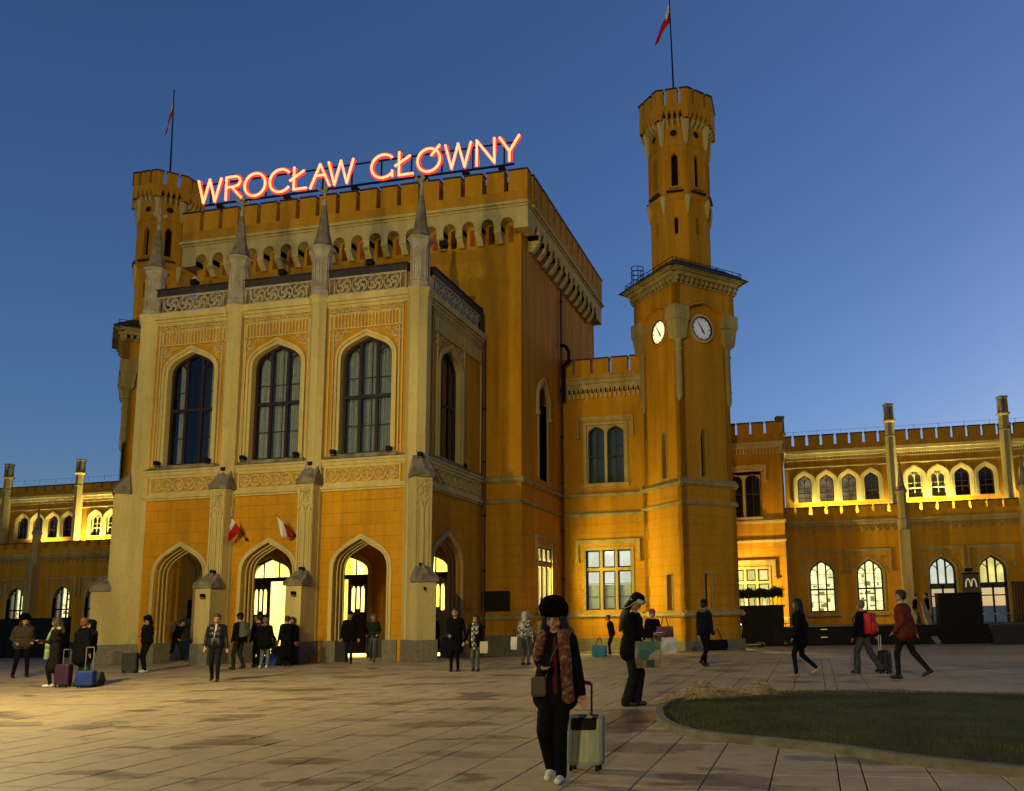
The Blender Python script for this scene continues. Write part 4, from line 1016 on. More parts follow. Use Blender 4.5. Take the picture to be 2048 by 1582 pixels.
    m = MB(); wall(m, UP, ux0, ux1, 6.6, 11.3, uo, -.3, 0); m.build('upper_wall', ORANGE, wg)
    for (x, hw, zb, zs, za), (_, k, p) in zip(uo, wins_):
        m = MB()
        for j in range(3): mould(m, UP, x, hw+.085*j, 8.25, zs, za+.1*j, .086, -.1+.03*j, .02+.05*j, .1)
        m.build('window_moulding', CREAM, wg)
        lit = lit_spec(p, k)
        window(wg, UP, (x, hw, zb, zs, za), -.12, mull=(0,), trans=((8.9, .06),), bars=.33, back=lit, cream=(p, k) in ((5.3, 0), (5.3, 1), (-55.4, 0), (-55.4, 1)), fw=.05, bw=.04, depth=.5)
    m = MB(); m.box(UP, ux0, ux1, 11.2, 11.42, 0, .14); m.box(UP, ux0, ux1, 11.42, 11.62, 0, .26); m.box(UP, ux0, ux1, 10.98, 11.03, 0, .08); m.box(UP, ux0, ux1, 10.5, 10.57, 0, .1)
    i = 0; u = ux0
    while u < ux1: m.box(UP, u, u+.07, 11.06, 11.2, 0, .07); u += .17
    m.build('cornice', CREAM, wg)
    m = MB(); m.box(UP, ux0, ux1, 11.62, 11.98, -.3, .12); m.build('upper_parapet', ORANGE, wg)
    cuts = [x for x in ([-.76+.8915*i for i in range(-12, 45)] if side > 0 else [-61.37+.8785*i-8.785 for i in range(50)]) if ux0+.3 < x < ux1-.3 and min([abs(x-p) for p in up_piers]+[9]) > .3]
    merlons(wg, UP, ux0, ux1, cuts, 11.98, 12.66 if side > 0 else 12.45, -.25, .12, .17)
    for p in up_piers: oct_pier(wg, p, 53.75, 6.7, 13.2, .33)
    m = MB(); m.cube(ux0, ux1, 54.95, 58, 6.6, 11.9); m.build('rear_mass', ROOF, wg)
    q = MB()
    for i in range(int((ux1-ux0)/1.5)): x = ux0+.7+1.5*i; q.tube((x, 53.9, 12.6), (x, 53.9, 12.95), .012, n=4)
    q.tube((ux0, 53.9, 12.9), (ux1, 53.9, 12.9), .008, n=4); q.build('lightning_wire', DARK, wg)
    fix(wg); return wg
def litR(p, k):
    if p == -1: return LIT_D if k < 3 else mat('grey_blind', (.20, .19, .15), .9, var=.4, vs=2)
    if p == 5.3: return {0: MATS.get('cream_blind') or mat('cream_blind', (.33, .30, .19), .9, var=.2, vs=2), 1: MATS.get('cream_blind'), 2: VOID, 3: VOID}[k]
    return LIT_D
wing('side_wing', 'right ochre wing with two rows of battlements and floodlit upper arched windows', -1.4, 26, [.58, 3.3, 7.28, 9.97, 13.95, 16.65, 20.6, 23.3], [5.32, 11.95, 18.6, 25.2], [5.3, 12.1, 18.85, 25.5], 1.33, 1, litR,
     {7.28: ['door', LIT_C], 9.97: ['door', LIT_Y]}, 0)
wing('side_wing', 'left ochre wing half hidden behind the portico buttress with floodlit upper windows', -84, -36, [-76.0, -73.3, -69.5, -66.8, -63.0, -59.0, -56.3, -52.33, -49.6, -45.7, -43.0, -39.0], [-71.4, -61.2, -54.6, -47.7, -41], [-69.0, -62.15, -55.4, -48.6, -41.8], 1.5, -1,
     lambda p, k: VOID, {}, -36)

# ================================================================== pavilion beside the clock tower
pav = thing('corner_pavilion', 'brightly lit ochre pavilion between the clock tower and the right wing', 'building', (-3.4, 50, 0))
AT = T(0, 48, 0); AR = T(-1.4, 0, 90)
m = MB(); wall(m, AT, -9, -1.4, 6.5, 11.2, [(-3.6, .95, 6.8, 9.3, 9.3)], -.3, 0); m.box(AR, 48.3, 52, 6.5, 11.2, -.3, 0); m.build('wall', ORANGE, pav)
m = MB(); wall(m, AT, -9, -1.35, -.6, 6.5, [(-3.4, 1.0, 1.4, 3.85, 3.85)], -.3, 0); m.box(AR, 48.3, 52, -.6, 6.5, -.3, .04); m.build('lower_wall', ORANGEJ, pav)
m = MB()
for t, a, b in ((AT, -9, -1.3), (AR, 47.9, 52)):
    slab_course(m, t, a, b, 6.62, .1, .14, .1); slab_course(m, t, a, b, 5.5, .08, .12, .08); slab_course(m, t, a, b, 1.05, .08, .1, .06); m.box(t, a, b, 11.05, 11.2, 0, .2); m.box(t, a, b, 10.85, 11.05, 0, .12)
    u = a+.1
    while u < b: m.box(t, u, u+.09, 10.5, 10.85, 0, .1); u += .19
m.build('string_course', CREAM, pav)
m = MB(); m.box(AT, -9, -1.3, 11.2, 11.7, -.3, .1); m.box(AR, 48.3, 52, 11.2, 11.7, -.3, .1); m.build('parapet', ORANGE, pav)
merlons(pav, AT, -9, -1.25, [-8.9+.83*i for i in range(1, 9)], 11.7, 12.4, -.25, .1, .15)
oct_pier(pav, -1.45, 50.5, 11.0, 12.1, .3)
m = MB()
for c in (-4.1, -3.1):
    A = arch(c, .43, 8.9, 9.4, 5); m.band(AT, A, [(u, 9.5) for u, z in A], -.25, 0); m.box(AT, c-.5, c-.43, 6.8, 9.5, -.25, 0); m.box(AT, c+.43, c+.5, 6.8, 9.5, -.25, 0)
m.box(AT, -4.7, -2.5, 9.5, 9.62, -.2, .06); hood(m, AT, -4.75, -2.4, 9.82, .85); m.box(AT, -4.65, -2.55, 6.7, 6.84, -.2, .14); m.build('window_surround', CREAM, pav)
for c in (-4.1, -3.1): window(pav, AT, (c, .43, 6.84, 8.9, 9.4), -.15, mull=(0,), trans=((8.2, .06),), bars=0, back=VOID, fw=.05, bw=.05, heads=False, depth=.5)
square_window(pav, AT, (-3.4, 1.0, 1.4, 3.85, 3.85), LIT_Y, 3.1, 3, .3, .4)
m = MB(); m.cube(-9, -1.75, 49.3, 52, -.5, 11.6); m.build('rear_mass', ORANGE, pav)
fix(pav); fix(portico); fix(hall); fix(link); fix(linkb)
# ================================================================== roof sign
NEON = glow('neon_tube', (1, .14, .055), 6); FRINGE_GLOW = mat('red_letter_glow_strip', (.55, .02, .012), .5, var=0, emit=(1, .035, .02), es=.75)  # emissive red strip behind the tubes draws in their red fringe
sign = thing('roof_sign', 'red neon letters reading WROCŁAW GŁÓWNY on a frame above the hall battlements', 'neon sign', (-21, 34.4, 21.8))
def neon(name, strokes):
    t = T(0, 34.4, 0); q = MB(); c = MB()
    for s_ in strokes:
        n = len(s_); closed = s_[0] == s_[-1] and n > 5
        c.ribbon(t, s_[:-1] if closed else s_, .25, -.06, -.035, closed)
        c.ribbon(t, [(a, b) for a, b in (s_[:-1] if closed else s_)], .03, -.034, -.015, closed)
        P = [t(u, z, .03) for u, z in s_]; q.path(P, .055, 8)
        for p in P: q.lathe(p[0], p[1], [(.01, p[2]-.06), (.05, p[2]-.035), (.062, p[2]), (.05, p[2]+.035), (.01, p[2]+.06)], 6)
    o = c.build('letter', FRINGE_GLOW, sign); o['label'] = name; q.build('neon_tube', NEON, o)
def circ(u, z, rx, rz, a0=0, a1=360, n=28): return [(u+rx*cos(R_(a0+(a1-a0)*i/n)), z+rz*sin(R_(a0+(a1-a0)*i/n))) for i in range(n+1)]
def OO(u, z, rx, rz): c = circ(u, z, rx, rz); c[-1] = c[0]; return c
neon('letter W', [[(-29.62, 23.82), (-29.29, 22.61), (-28.97, 23.82), (-28.63, 22.61), (-28.31, 23.8)]])
neon('letter R', [[(-28.0, 22.62), (-28.0, 23.81), (-27.55, 23.81)]+circ(-27.52, 23.54, .3, .27, 90, -90, 10)+[(-27.98, 23.27)], [(-27.68, 23.25), (-27.13, 22.64)]])
neon('letter O', [OO(-26.36, 23.22, .58, .6)])
neon('letter C', [circ(-24.93, 23.24, .6, .6, 42, 318, 22)])
neon('letter L with stroke', [[(-24.18, 23.82), (-24.18, 22.67), (-23.5, 22.67)], [(-24.38, 23.17), (-23.65, 23.6)]])
neon('letter A', [[(-23.25, 22.62), (-22.75, 23.81), (-22.22, 22.65)], [(-23.0, 23.23), (-22.5, 23.23)]])
neon('letter W', [[(-22.28, 23.84), (-21.95, 22.64), (-21.62, 23.84), (-21.28, 22.65), (-20.96, 23.84)]])
neon('letter G', [circ(-19.35, 23.25, .62, .6, 45, 320, 22)+[(-18.87, 22.95), (-18.86, 22.67)]])
neon('letter L with stroke', [[(-18.51, 23.85), (-18.51, 22.67), (-17.8, 22.67)], [(-18.7, 23.18), (-17.96, 23.6)]])
neon('letter O with acute', [OO(-16.97, 23.24, .58, .59), [(-16.43, 23.93), (-16.83, 23.48)]])
neon('letter W', [[(-16.12, 23.86), (-15.79, 22.65), (-15.47, 23.86), (-15.13, 22.65), (-14.82, 23.85)]])
neon('letter N', [[(-14.52, 22.63), (-14.52, 23.88), (-13.63, 22.66), (-13.64, 23.88)]])
neon('letter Y', [[(-13.36, 23.86), (-12.88, 23.12), (-12.41, 23.86)], [(-12.88, 23.12), (-12.88, 22.65)]])
q = MB()
q.cube(-29.3, -12.7, 34.46, 34.54, 22.48, 22.56); q.cube(-29.5, -12.5, 34.5, 34.56, 23.62, 23.68)
for i in range(11): x = -29.0+1.58*i; q.cube(x-.03, x+.03, 34.5, 34.56, 22.5, 23.66)
q.build('frame_rail', DARK, sign)
for x in (-28.4, -24.6, -20.9, -17.2, -15.1, -13.3):
    q = MB(); q.cube(x-.07, x+.07, 34.45, 34.6, 21.5, 22.5); q.tube((x, 34.55, 22.4), (x, 35.6, 21.2), .035); q.cube(x-.16, x+.16, 34.4, 34.65, 22.3, 22.42); q.build('support', DARK, sign)
q = MB(); q.path([(-20.6, 34.45, 22.5), (-20.2, 34.4, 22.42), (-19.8, 34.45, 22.5), (-19.4, 34.4, 22.43), (-19.1, 34.45, 22.5)], .02, 5); q.build('cable', DARK, sign)
fix(sign)
# ================================================================== flags
WHITE = mat('flag_white', (.62, .60, .56), .85, var=.05); RED = mat('flag_red', (.40, .008, .015), .85, var=.05)
def flag(par, origin, pole_dir, droop):
    pass
def drape(nm, m_, par, P, cols):
    """P: rows of points (grid) -> cloth"""
    q = MB(); n = len(P[0])
    for r in P: q.v += [tuple(p) for p in r]
    q.f = [(i*n+j, i*n+j+1, (i+1)*n+j+1, (i+1)*n+j) for i in range(len(P)-1) for j in range(n-1)]
    me = q.mesh(nm, m_); smooth(me); return put(nm, me, par)
def tower_flag(label, x, y, ztop, zf, sx, fl):
    o = thing('flagpole', label, 'flag', (x, y, 27.0)); q = MB(); q.tube((0, 0, 0), (-.12, 0, ztop-27), .055, .03, 8); q.lathe(-.12, 0, [(.02, ztop-27), (.06, ztop-26.95), (.02, ztop-26.88)], 8); q.build('pole', DARK, o)
    # hanging flag: white upper strip against the pole, red trailing below
    def grid(a0, a1, sq=1., rows=9):
        P = []
        for i in range(rows):
            s_ = a0+(a1-a0)*i/(rows-1); r = []
            for j in range(11):
                u = j/10; px = -sx*u**.8*sq*(.75+.25*s_)-.04*sin(u*9+s_*4)*u; pz = -(s_*1.3+fl*u*(sq*.5+.5)); r.append((px-.12, .13*sin(u*8+s_*3)*u*sx, zf-27+pz))
            P.append(r)
        return P
    f = drape('flag_cloth', WHITE, o, grid(0, .5, .4), 0); drape('flag_stripe', RED, f, grid(.5, 1), 0)
    return o
tower_flag('white and red flag hanging from the pole on the right octagonal tower', -5.8, 39.9, 34.4, 33.98, .85, 1.35)
tower_flag('white and red flag hanging from the pole on the left octagonal tower', -36.75, 40.3, 33.85, 33.6, .45, 1.5)
def wall_flag(label, base, tip, red_first, pts_w, pts_r):
    o = thing('wall_flag', label, 'flag', base, group=None); b = Vector(base); q = MB(); q.tube((0, 0, 0), tuple(Vector(tip)-b), .02, .014, 6); q.lathe(0, 0, [(.05, -.04), (.05, .04)], 8); q.build('pole', DARK, o)
    for nm, P, m_ in (('flag_cloth', pts_w, WHITE), ('flag_stripe', pts_r, RED)):
        rows = []
        for i in range(8):
            s_ = i/7; r = []
            for j in range(7):
                u = j/6; a, b_, c, d = [Vector(p)-b for p in P]
                p = (a*(1-u)+b_*u)*(1-s_)+(d*(1-u)+c*u)*s_; p.y += .04*sin(u*6+s_*2.5)*s_; r.append(tuple(p))
            rows.append(r)
        drape(nm, m_, o, rows, 0)
wall_flag('small wall flag leaning left beside the left middle buttress', (-21.18, 28.12, 4.66), (-21.31, 27.38, 5.46), 0,
          [(-21.29, 27.4, 5.42), (-21.25, 27.55, 5.25), (-21.45, 27.5, 4.95), (-21.38, 27.45, 5.2)], [(-21.25, 27.55, 5.25), (-21.22, 27.85, 4.93), (-21.67, 27.7, 4.55), (-21.45, 27.5, 4.95)])
wall_flag('small wall flag folded white side out above the middle arch', (-19.06, 28.12, 4.71), (-19.43, 27.38, 5.47), 0,
          [(-19.41, 27.4, 5.43), (-19.25, 27.6, 5.18), (-19.15, 27.7, 4.66), (-19.26, 27.5, 4.65)], [(-19.25, 27.6, 5.18), (-19.06, 28.0, 4.76), (-19.16, 27.9, 4.64), (-19.15, 27.7, 4.66)])
# ================================================================== small floodlights (unlit housings)
def floodlight(label, x, y, z, s=.1, group='small unlit floodlights on the portico'):
    o = thing('floodlight', label, 'floodlight', (x, y, z), group=group); q = MB(); q.add([(-s, -s*.8, 0), (s, -s*.8, 0), (s*.8, s*.8, 0), (-s*.8, s*.8, 0), (-s, -s, s*1.5), (s, -s, s*1.5), (s*.8, s, s*1.2), (-s*.8, s, s*1.2)], [(0, 3, 2, 1), (4, 5, 6, 7), (0, 1, 5, 4), (1, 2, 6, 5), (2, 3, 7, 6), (3, 0, 4, 7)])
    q.build('housing', DARK, o); q = MB(); q.cube(-s*1.1, -s*1.02, -.02, .02, -.06, s); q.cube(s*1.02, s*1.1, -.02, .02, -.06, s); q.cube(-s*1.1, s*1.1, -.02, .02, -.07, -.05); q.build('bracket', DARK, o)
wn = ('left', 'middle', 'right')
for i, c in enumerate(BAYS):
    for s_, nm in ((-1, 'left'), (1, 'right')): floodlight('black floodlight on the %s end of the %s front window sill' % (nm, wn[i]), c+s_*1.15, 28.02, 7.78)
for i, x in enumerate((-22.17, -18.42)):
    floodlight('black floodlight on the upper weathering of the %s middle buttress' % wn[i*2], x, 27.95, 7.35); floodlight('black floodlight on the lower weathering of the %s middle buttress' % wn[i*2], x, 27.65, 3.35)
    floodlight('black floodlight under the lower weathering of the %s middle buttress' % wn[i*2], x+.05, 27.1, 2.48, .08)
floodlight('black floodlight on the upper weathering of the right corner buttress', -13.9, 27.9, 7.45); floodlight('black floodlight on the lower weathering of the right corner buttress', -13.75, 27.75, 3.35); floodlight('black floodlight under the right corner buttress weathering', -13.4, 27.35, 2.5, .08)
for l, x in (('left', -24.2), ('middle', -20.15), ('right', -16.3)): floodlight('black floodlight on the %s stretch of the balustrade rail' % l, x, 28.2, 15.25, .14)
floodlight('black floodlight behind the right corner pinnacle', -13.55, 28.9, 16.0, .15); floodlight('black floodlight on the far sill of the portico side window', -13.95, 32.0, 7.7)

# ================================================================== lamps of the place, plus added fill lamps
WARM = (1, .80, .33)
def street_lamp(label, x, y, h, power, col=WARM, r=.35, arm=0):
    o = thing('street_lamp', label, 'street lamp', (x, y, 0)); q = MB(); q.lathe(0, 0, [(.14, 0), (.12, .3), (.07, .5), (.05, h-.85)], 10)
    for k in range(3): a = 2*pi*k/3; q.tube((.04*cos(a), .04*sin(a), h-.86), (.22*cos(a), .22*sin(a), h+.04), .01, n=4)
    q.build('post', DARK, o)
    q = MB(); q.lathe(0, 0, [(.01, h+.04), (.28, h+.06), (.3, h+.1), (.06, h+.3)], 12); q.build('lamp_head', DARK, o)
    l = bpy.data.lights.new('street_light', 'POINT'); l.energy = power; l.color = col; l.shadow_soft_size = r; lo = bpy.data.objects.new('street_light', l); COL.objects.link(lo); lo.parent = o; lo.location = (0, 0, h-.35)
street_lamp('tall street lamp left of the view in front of the portico', -16.7, 12.2, 7.3, 5200)
street_lamp('added fill lamp far behind the viewer on the right', 1.5, -45, 18, 50000)  # unseen fill, one strong source standing in for many warm lamps
street_lamp('added fill lamp behind the viewer on the left', -18, -18, 12, 6000)  # unseen lamp added as general fill from the left
def lamp(kind, name, loc, power, col, size=.3, rot=None, spot=None, sy=None):
    l = bpy.data.lights.new(name, kind); l.energy = power; l.color = col
    if kind == 'AREA': l.size = size; l.shape = 'RECTANGLE'; l.size_y = sy or size
    else: l.shadow_soft_size = size
    if spot: l.spot_size = R_(spot); l.spot_blend = .7
    o = bpy.data.objects.new(name, l); COL.objects.link(o); o.location = loc
    if rot: o.rotation_euler = tuple(R_(a) for a in rot)
    return o
HY = (1, .90, .45)
for x in (-23.8, -20.3, -16.6): lamp('AREA', 'hall_ceiling_light', (x, 35.4, 5.6), 900, HY, 2.4)
lamp('AREA', 'hall_ceiling_light', (-20.3, 39.8, 5.7), 300, HY, 6)
lamp('AREA', 'side_room_light', (-12.355, 37.45, 3.25), 1800, (1, .72, .16), 1.8, (0, -90, 0), sy=2.4)
# the street front across the square, behind the viewer
for bx_, by_, w_, d_, h_, lb in ((0, -72, 190, 12, 26, 'long dark street front across the square behind the viewer'), (62, -20, 12, 60, 17, 'dark building beyond the right edge of the square'), (-75, -25, 12, 60, 16, 'dark building beyond the left edge of the square')):
    o = thing('town_house', lb, 'building', (bx_, by_, 0)); q = MB(); q.cube(-w_/2, w_/2, -d_/2, d_/2, -.5, h_); q.build('wall', mat('town_render', (.12, .10, .08), .9, var=.2), o)
    q = MB(); q.cube(-w_/2-.4, w_/2+.4, -d_/2-.4, d_/2+.4, h_, h_+.5); q.build('cornice', mat('town_render', (.12, .10, .08)), o)
    q = MB()
    for i in range(int(max(w_, d_)/4)):
        for z_ in (2, 6, 10, 14):
            u = -max(w_, d_)/2+2+4*i
            if w_ > d_: q.cube(u-.6, u+.6, d_/2, d_/2+.04, z_, z_+2)
            else: q.cube(*((-w_/2-.04, -w_/2) if bx_ > 0 else (w_/2, w_/2+.04)), u-.6, u+.6, z_, z_+2)
    q.build('windows', VOID, o)['kind'] = 'stuff'
# uplights standing on the wing roofs
UY = (1, .88, .36)
def uplight(x, power, d=.55, y=None):
    w_ = 'right' if x > -20 else 'left'; up_n[w_] = up_n.get(w_, 0)+1
    o = thing('roof_uplight', 'uplight hidden on the %s wing roof below upper windows, %s from the left' % (w_, ('first', 'second', 'third', 'fourth', 'fifth', 'sixth', 'seventh', 'eighth', 'ninth')[up_n[w_]-1]), 'floodlight', (x, 54-d, 6.72), group='uplights on the wing roofs'); q = MB(); q.cube(-.12, .12, -.1, .1, 0, .16); q.build('housing', DARK, o)
    l = bpy.data.lights.new('uplight', 'SPOT'); l.energy = power; l.color = UY; l.spot_size = R_(120); l.spot_blend = .9; l.shadow_soft_size = .1
    lo = bpy.data.objects.new('uplight', l); COL.objects.link(lo); lo.parent = o; lo.location = (0, 0, .25); lo.rotation_euler = (R_(180-8), 0, 0)
up_n = {}
for x, p in ((.15, 520), (1.5, 520), (3.0, 420), (4.75, 330), (6.7, 1100), (8.1, 1000), (9.5, 420), (11.3, 160), (13.6, 800), (-63.6, 500), (-58.8, 650), (-57.4, 520), (-55.0, 500), (-53.9, 1500), (-52.4, 1300), (-51, 800)): uplight(x, p*1.7)
street_lamp('low lamp post lighting the pavilion from behind the clock tower', -5.3, 46.2, 2.2, 4200, (1, .82, .32), .12)
# ================================================================== terrace, planters, sign pylon
ter = thing('terrace', 'black fronted terrace with steps before the right wing', 'terrace', (10, 46, -.27))
q = MB(); q.cube(-1.5, 26, 43.0, 49.9, -.4, .6); q.build('deck', mat('dark_deck', (.03, .028, .025), .8, var=.2), ter)
q = MB(); q.cube(-1.5, 8.2, 42.93, 43.0, -.4, .66); 
q.build('front_panel', DARK, ter)
for k in range(4):
    q = MB(); q.cube(8.2, 26, 42.9-.3*k-.3, 43-.3*k, -.4, .6-.21*(k+1)); q.build('step', mat('dark_step', (.018, .017, .016), .7, var=.2), ter)
q = MB(); q.add([(5.55, 42.9, .0), (5.85, 42.9, .0), (5.85, 43.6, .0), (5.55, 43.6, 0), (5.2, 43.4, 1.75), (5.4, 43.4, 1.75), (5.4, 43.6, 1.75), (5.2, 43.6, 1.75), (5.75, 42.9, -.3), (6.1, 42.9, -.3), (6.1, 43.6, -.3), (5.75, 43.6, -.3)], [(0, 1, 5, 4), (1, 2, 6, 5), (2, 3, 7, 6), (3, 0, 4, 7), (4, 5, 6, 7), (8, 9, 1, 0), (9, 10, 2, 1), (11, 8, 0, 3)]); q.build('raking_cheek', PLINTH, ter)
for z in (.12, .50): q = MB(); q.cube(.3, .62, 42.9, 42.93, z, z+.035); q.build('glint_mark', mat('glint_metal', (.4, .36, .28), .4, metal=.5, var=0, emit=(1, .8, .5), es=.2), ter)  # weak emission puts in two reflected light marks on the terrace front
fix(ter)
bx = thing('board_wall', 'large black windbreak panel standing on the terrace edge', 'screen', (7.0, 43.4, -.2)); q = MB(); q.cube(-1.05, .95, -.5, .5, -.05, 2.33); q.build('panel', DARK, bx); q = MB(); q.cube(-1.1, 1.0, -.55, .55, 2.33, 2.37); q.build('top_rail', DARK, bx)
PANT = mat('pylon_case', (.03, .028, .02), .5, var=.1)
py = thing('sign_pylon', 'dark sign case with a pale double-arch letter between the two wing doorways', 'sign', (8.65, 49.4, .6)); q = MB(); q.cube(-.42, .42, -.15, .15, 0, 2.75); q.build('case', PANT, py); q = MB(); q.cube(-.44, .44, -.2, .16, 2.66, 2.74); q.cube(-.25, .15, -.12, .12, 2.8, 3.0); q.build('cap', DARK, py)
q = MB(); tt = T(0, -.155, 0)
for s_ in (-1, 1):
    q.ribbon(tt, [(s_*.28, 1.95), (s_*.265, 2.15), (s_*.22, 2.33), (s_*.15, 2.42), (s_*.075, 2.33), (s_*.03, 2.12), (s_*.005, 1.98)], .06, 0, .03)
q.build('arch_letter', mat('pale_yellow_sign', (.5, .42, .2), .6, var=0, emit=(.9, .75, .4), es=.35), py)
fd = thing('folding_door', 'open brown glazed folding door leaf right of the right doorway', 'door', (10.85, 49.75, .55)); q = MB()
for i in range(5): q.cube(.14*i, .14*i+.06, -.25+.03*i, -.18+.03*i, 0, 2.25)
q.cube(0, .62, -.25, -.05, 0, .1); q.cube(0, .62, -.25, -.05, 2.15, 2.25); q.build('leaf', WOOD, fd)
# planter with a leafy hedge
LEAF = mat('dark_leaves', (.022, .035, .012), .6, var=.4, vs=5)
pl = thing('planter', 'tall black planter box beside the clock tower holding a dark hedge', 'planter', (-2.75, 43.3, -.27)); q = MB(); q.cube(-1.25, 1.25, -.5, .5, 0, 1.95); q.build('box', DARK, pl); q = MB(); q.cube(-1.32, 1.32, -.56, .56, 1.95, 2.05); q.build('rim', DARK, pl)
hg = thing('hedge', 'clipped dark hedge on thin stems above the black planter box', 'hedge', (-2.75, 43.3, 1.78)); q = MB(); rr = random.Random(5)
for i in range(4200):
    x = rr.uniform(-1.25, 1.25); y = rr.uniform(-.4, .4); zt_ = .86+.06*sin(x*9)+(.08 if x > .8 else 0); z = rr.triangular(.36, zt_, .6)
    if rr.random() < .12: x *= 1.07; z += rr.uniform(0, .1)
    v = Vector((rr.uniform(-1, 1), rr.uniform(-1, 1), rr.uniform(-1, 1))).normalized()*.055; w_ = v.orthogonal().normalized()*.03; p = Vector((x, y, z))
    q.add([tuple(p-v), tuple(p+w_), tuple(p+v), tuple(p-w_)], [(0, 1, 2, 3)])
o = q.build('foliage', LEAF, hg); o['kind'] = 'stuff'; q = MB()
for i in range(11): x = -1.15+.23*i+rr.uniform(-.05, .05); q.tube((x, rr.uniform(-.2, .2), -.02), (x+rr.uniform(-.1, .1), 0, .5), .02, .012, 5); q.tube((x, 0, .15), (x+rr.uniform(-.2, .2), 0, .5), .01, n=4)
q.build('stem', LEAF, hg)
wl = thing('boundary_wall', 'long black hoarding in front of the left wing', 'hoarding', (-60, 40.5, -.27))
for i in range(11):
    q = MB(); q.cube(-28+4.2*i, -23.85+4.2*i, -.05, .05, 0, 2.25); q.build('panel', DARK, wl)
q = MB()
for i in range(12): q.cube(-28.06+4.2*i, -27.94+4.2*i, .05, .15, 0, 2.3)
q.build('post', DARK, wl)
# pavement kerb line by the buildings
kb = MB(); kb.cube(-12, -1.5, 36.6, 36.75, -.3, gz(36.6)+.06); o = kb.build('kerb', PLINTH); tag(o, kind='structure')
# ================================================================== lawn
GRASS = mat('lawn_soil', (.040, .050, .012), .95, var=.5, vs=1.3, bump=.6, bs=25, col2=(.022, .020, .008)); BLADE = mat('grass_blade', (.062, .074, .016), .85, var=.45, vs=.9, col2=(.034, .027, .011), spec=.05)
m = MB(); cx_, cy_ = 5.5, 11.3; n = len(LAWNC); rings = [0, .3, .6, .85, .97]
for r in reversed(rings): 
    for x, y in LAWNC: xx, yy = cx_+(x-cx_)*max(r, .001), cy_+(y-cy_)*max(r, .001); m.v.append((xx, yy, .075+.05*(1-r)+.012*sin(xx*3)*cos(yy*4)))
for k in range(len(rings)-1):
    for i in range(n): m.f.append((k*n+i, k*n+(i+1) % n, (k+1)*n+(i+1) % n, (k+1)*n+i))
o = m.build('lawn_ground', GRASS); tag(o, kind='structure')
def off(P, d):
    o = []
    for i, (x, y) in enumerate(P):
        x0, y0 = P[i-1]; x1, y1 = P[(i+1) % len(P)]; dx, dy = x1-x0, y1-y0; l = math.hypot(dx, dy); o.append((x-dy/l*d, y+dx/l*d))
    return o
inn = off(LAWNC, .0); area = sum(LAWNC[i-1][0]*LAWNC[i][1]-LAWNC[i][0]*LAWNC[i-1][1] for i in range(n))
sg = 1 if area > 0 else -1; outl = LAWNC; inl = off(LAWNC, .11*sg)
m = MB()
for i in range(n):
    pass
V = [(x, y, -.02) for x, y in outl]+[(x, y, .095) for x, y in outl]+[(x, y, .095) for x, y in inl]+[(x, y, .02) for x, y in inl]
m.add(V, [(a*n+i, a*n+(i+1) % n, (a+1)*n+(i+1) % n, (a+1)*n+i) for a in range(3) for i in range(n)]); kerbm = mat('kerb_stone', (.15, .14, .09), .85, var=.25, vs=5, bump=.4, bs=50)
o = m.build('kerb', kerbm); tag(o, kind='structure')
g = MB(); rr = random.Random(11); cnt = 0
while cnt < 42000:
    x = rr.uniform(-2.5, 9); y = rr.uniform(6, 16)
    if rr.random() > (1.2-.07*(y-8)) or not inside(x, y, inl): continue
    cnt += 1; a = rr.uniform(0, 2*pi); h = rr.uniform(.02, .05); b = .005; l = rr.uniform(0, .03); z = .085+.03*min(1, .5)
    g.add([(x-b*cos(a), y-b*sin(a), .08), (x+b*cos(a), y+b*sin(a), .08), (x+l*cos(a*3), y+l*sin(a*3), .1+h)], [(0, 1, 2)])
o = g.build('grass', BLADE); tag(o, 'short dull green grass of the kerbed lawn', 'grass', kind='stuff')
for i, (x, y, s_, lb) in enumerate(((3.05, 11.2, .05, 'pale scrap of litter on the lawn at the right'), (2.25, 9.35, .025, 'small white scrap on the lawn near its kerb'))):
    o = thing('litter', lb, 'litter', (x*1, y, .11)); q = MB(); q.lathe(0, 0, [(s_*.6, 0), (s_, s_*.5), (s_*.5, s_)], 6); q.build('scrap', mat('paper_white', (.6, .58, .5), .8), o)
# heap of straw beside the lawn
STRAW = mat('dry_straw', (.50, .38, .21), .9, var=.4, vs=8)
def heap(x, y):
    v = 0
    for cx0, cy0, sx_, sy_, h in ((-2.0, 15.05, .44, .3, .36), (-1.5, 15.2, .32, .24, .24), (-1.05, 15.5, .32, .25, .36), (-.75, 15.75, .25, .2, .16)): v = max(v, h*math.exp(-((x-cx0)/sx_)**2-((y-cy0)/sy_)**2))
    return v
g = MB(); rr = random.Random(2); c = 0
while c < 9000:
    x = rr.uniform(-2.9, -.2); y = rr.uniform(14.3, 16.4); h = heap(x, y)
    if h < .02 and rr.random() > .03: continue
    c += 1; z = rr.uniform(0, h)+.01; a = rr.uniform(0, 2*pi); L_ = rr.uniform(.04, .13); e = rr.uniform(-.3, .5)*L_
    p = Vector((x, y, z)); d = Vector((cos(a)*L_, sin(a)*L_, e)); n_ = d.orthogonal().normalized()*.0045; n2 = d.cross(n_).normalized()*.0045
    g.add([tuple(p-d/2-n_), tuple(p-d/2+n_), tuple(p+d/2+n2), tuple(p+d/2-n2)], [(0, 1, 2, 3)])
core = MB(); N_ = 30
for j in range(N_):
    for i in range(N_): x = -2.9+2.7*i/(N_-1); y = 14.3+2.1*j/(N_-1); core.v.append((x, y, heap(x, y)*.8-.012))
core.f = [(j*N_+i, j*N_+i+1, (j+1)*N_+i+1, (j+1)*N_+i) for j in range(N_-1) for i in range(N_-1)]
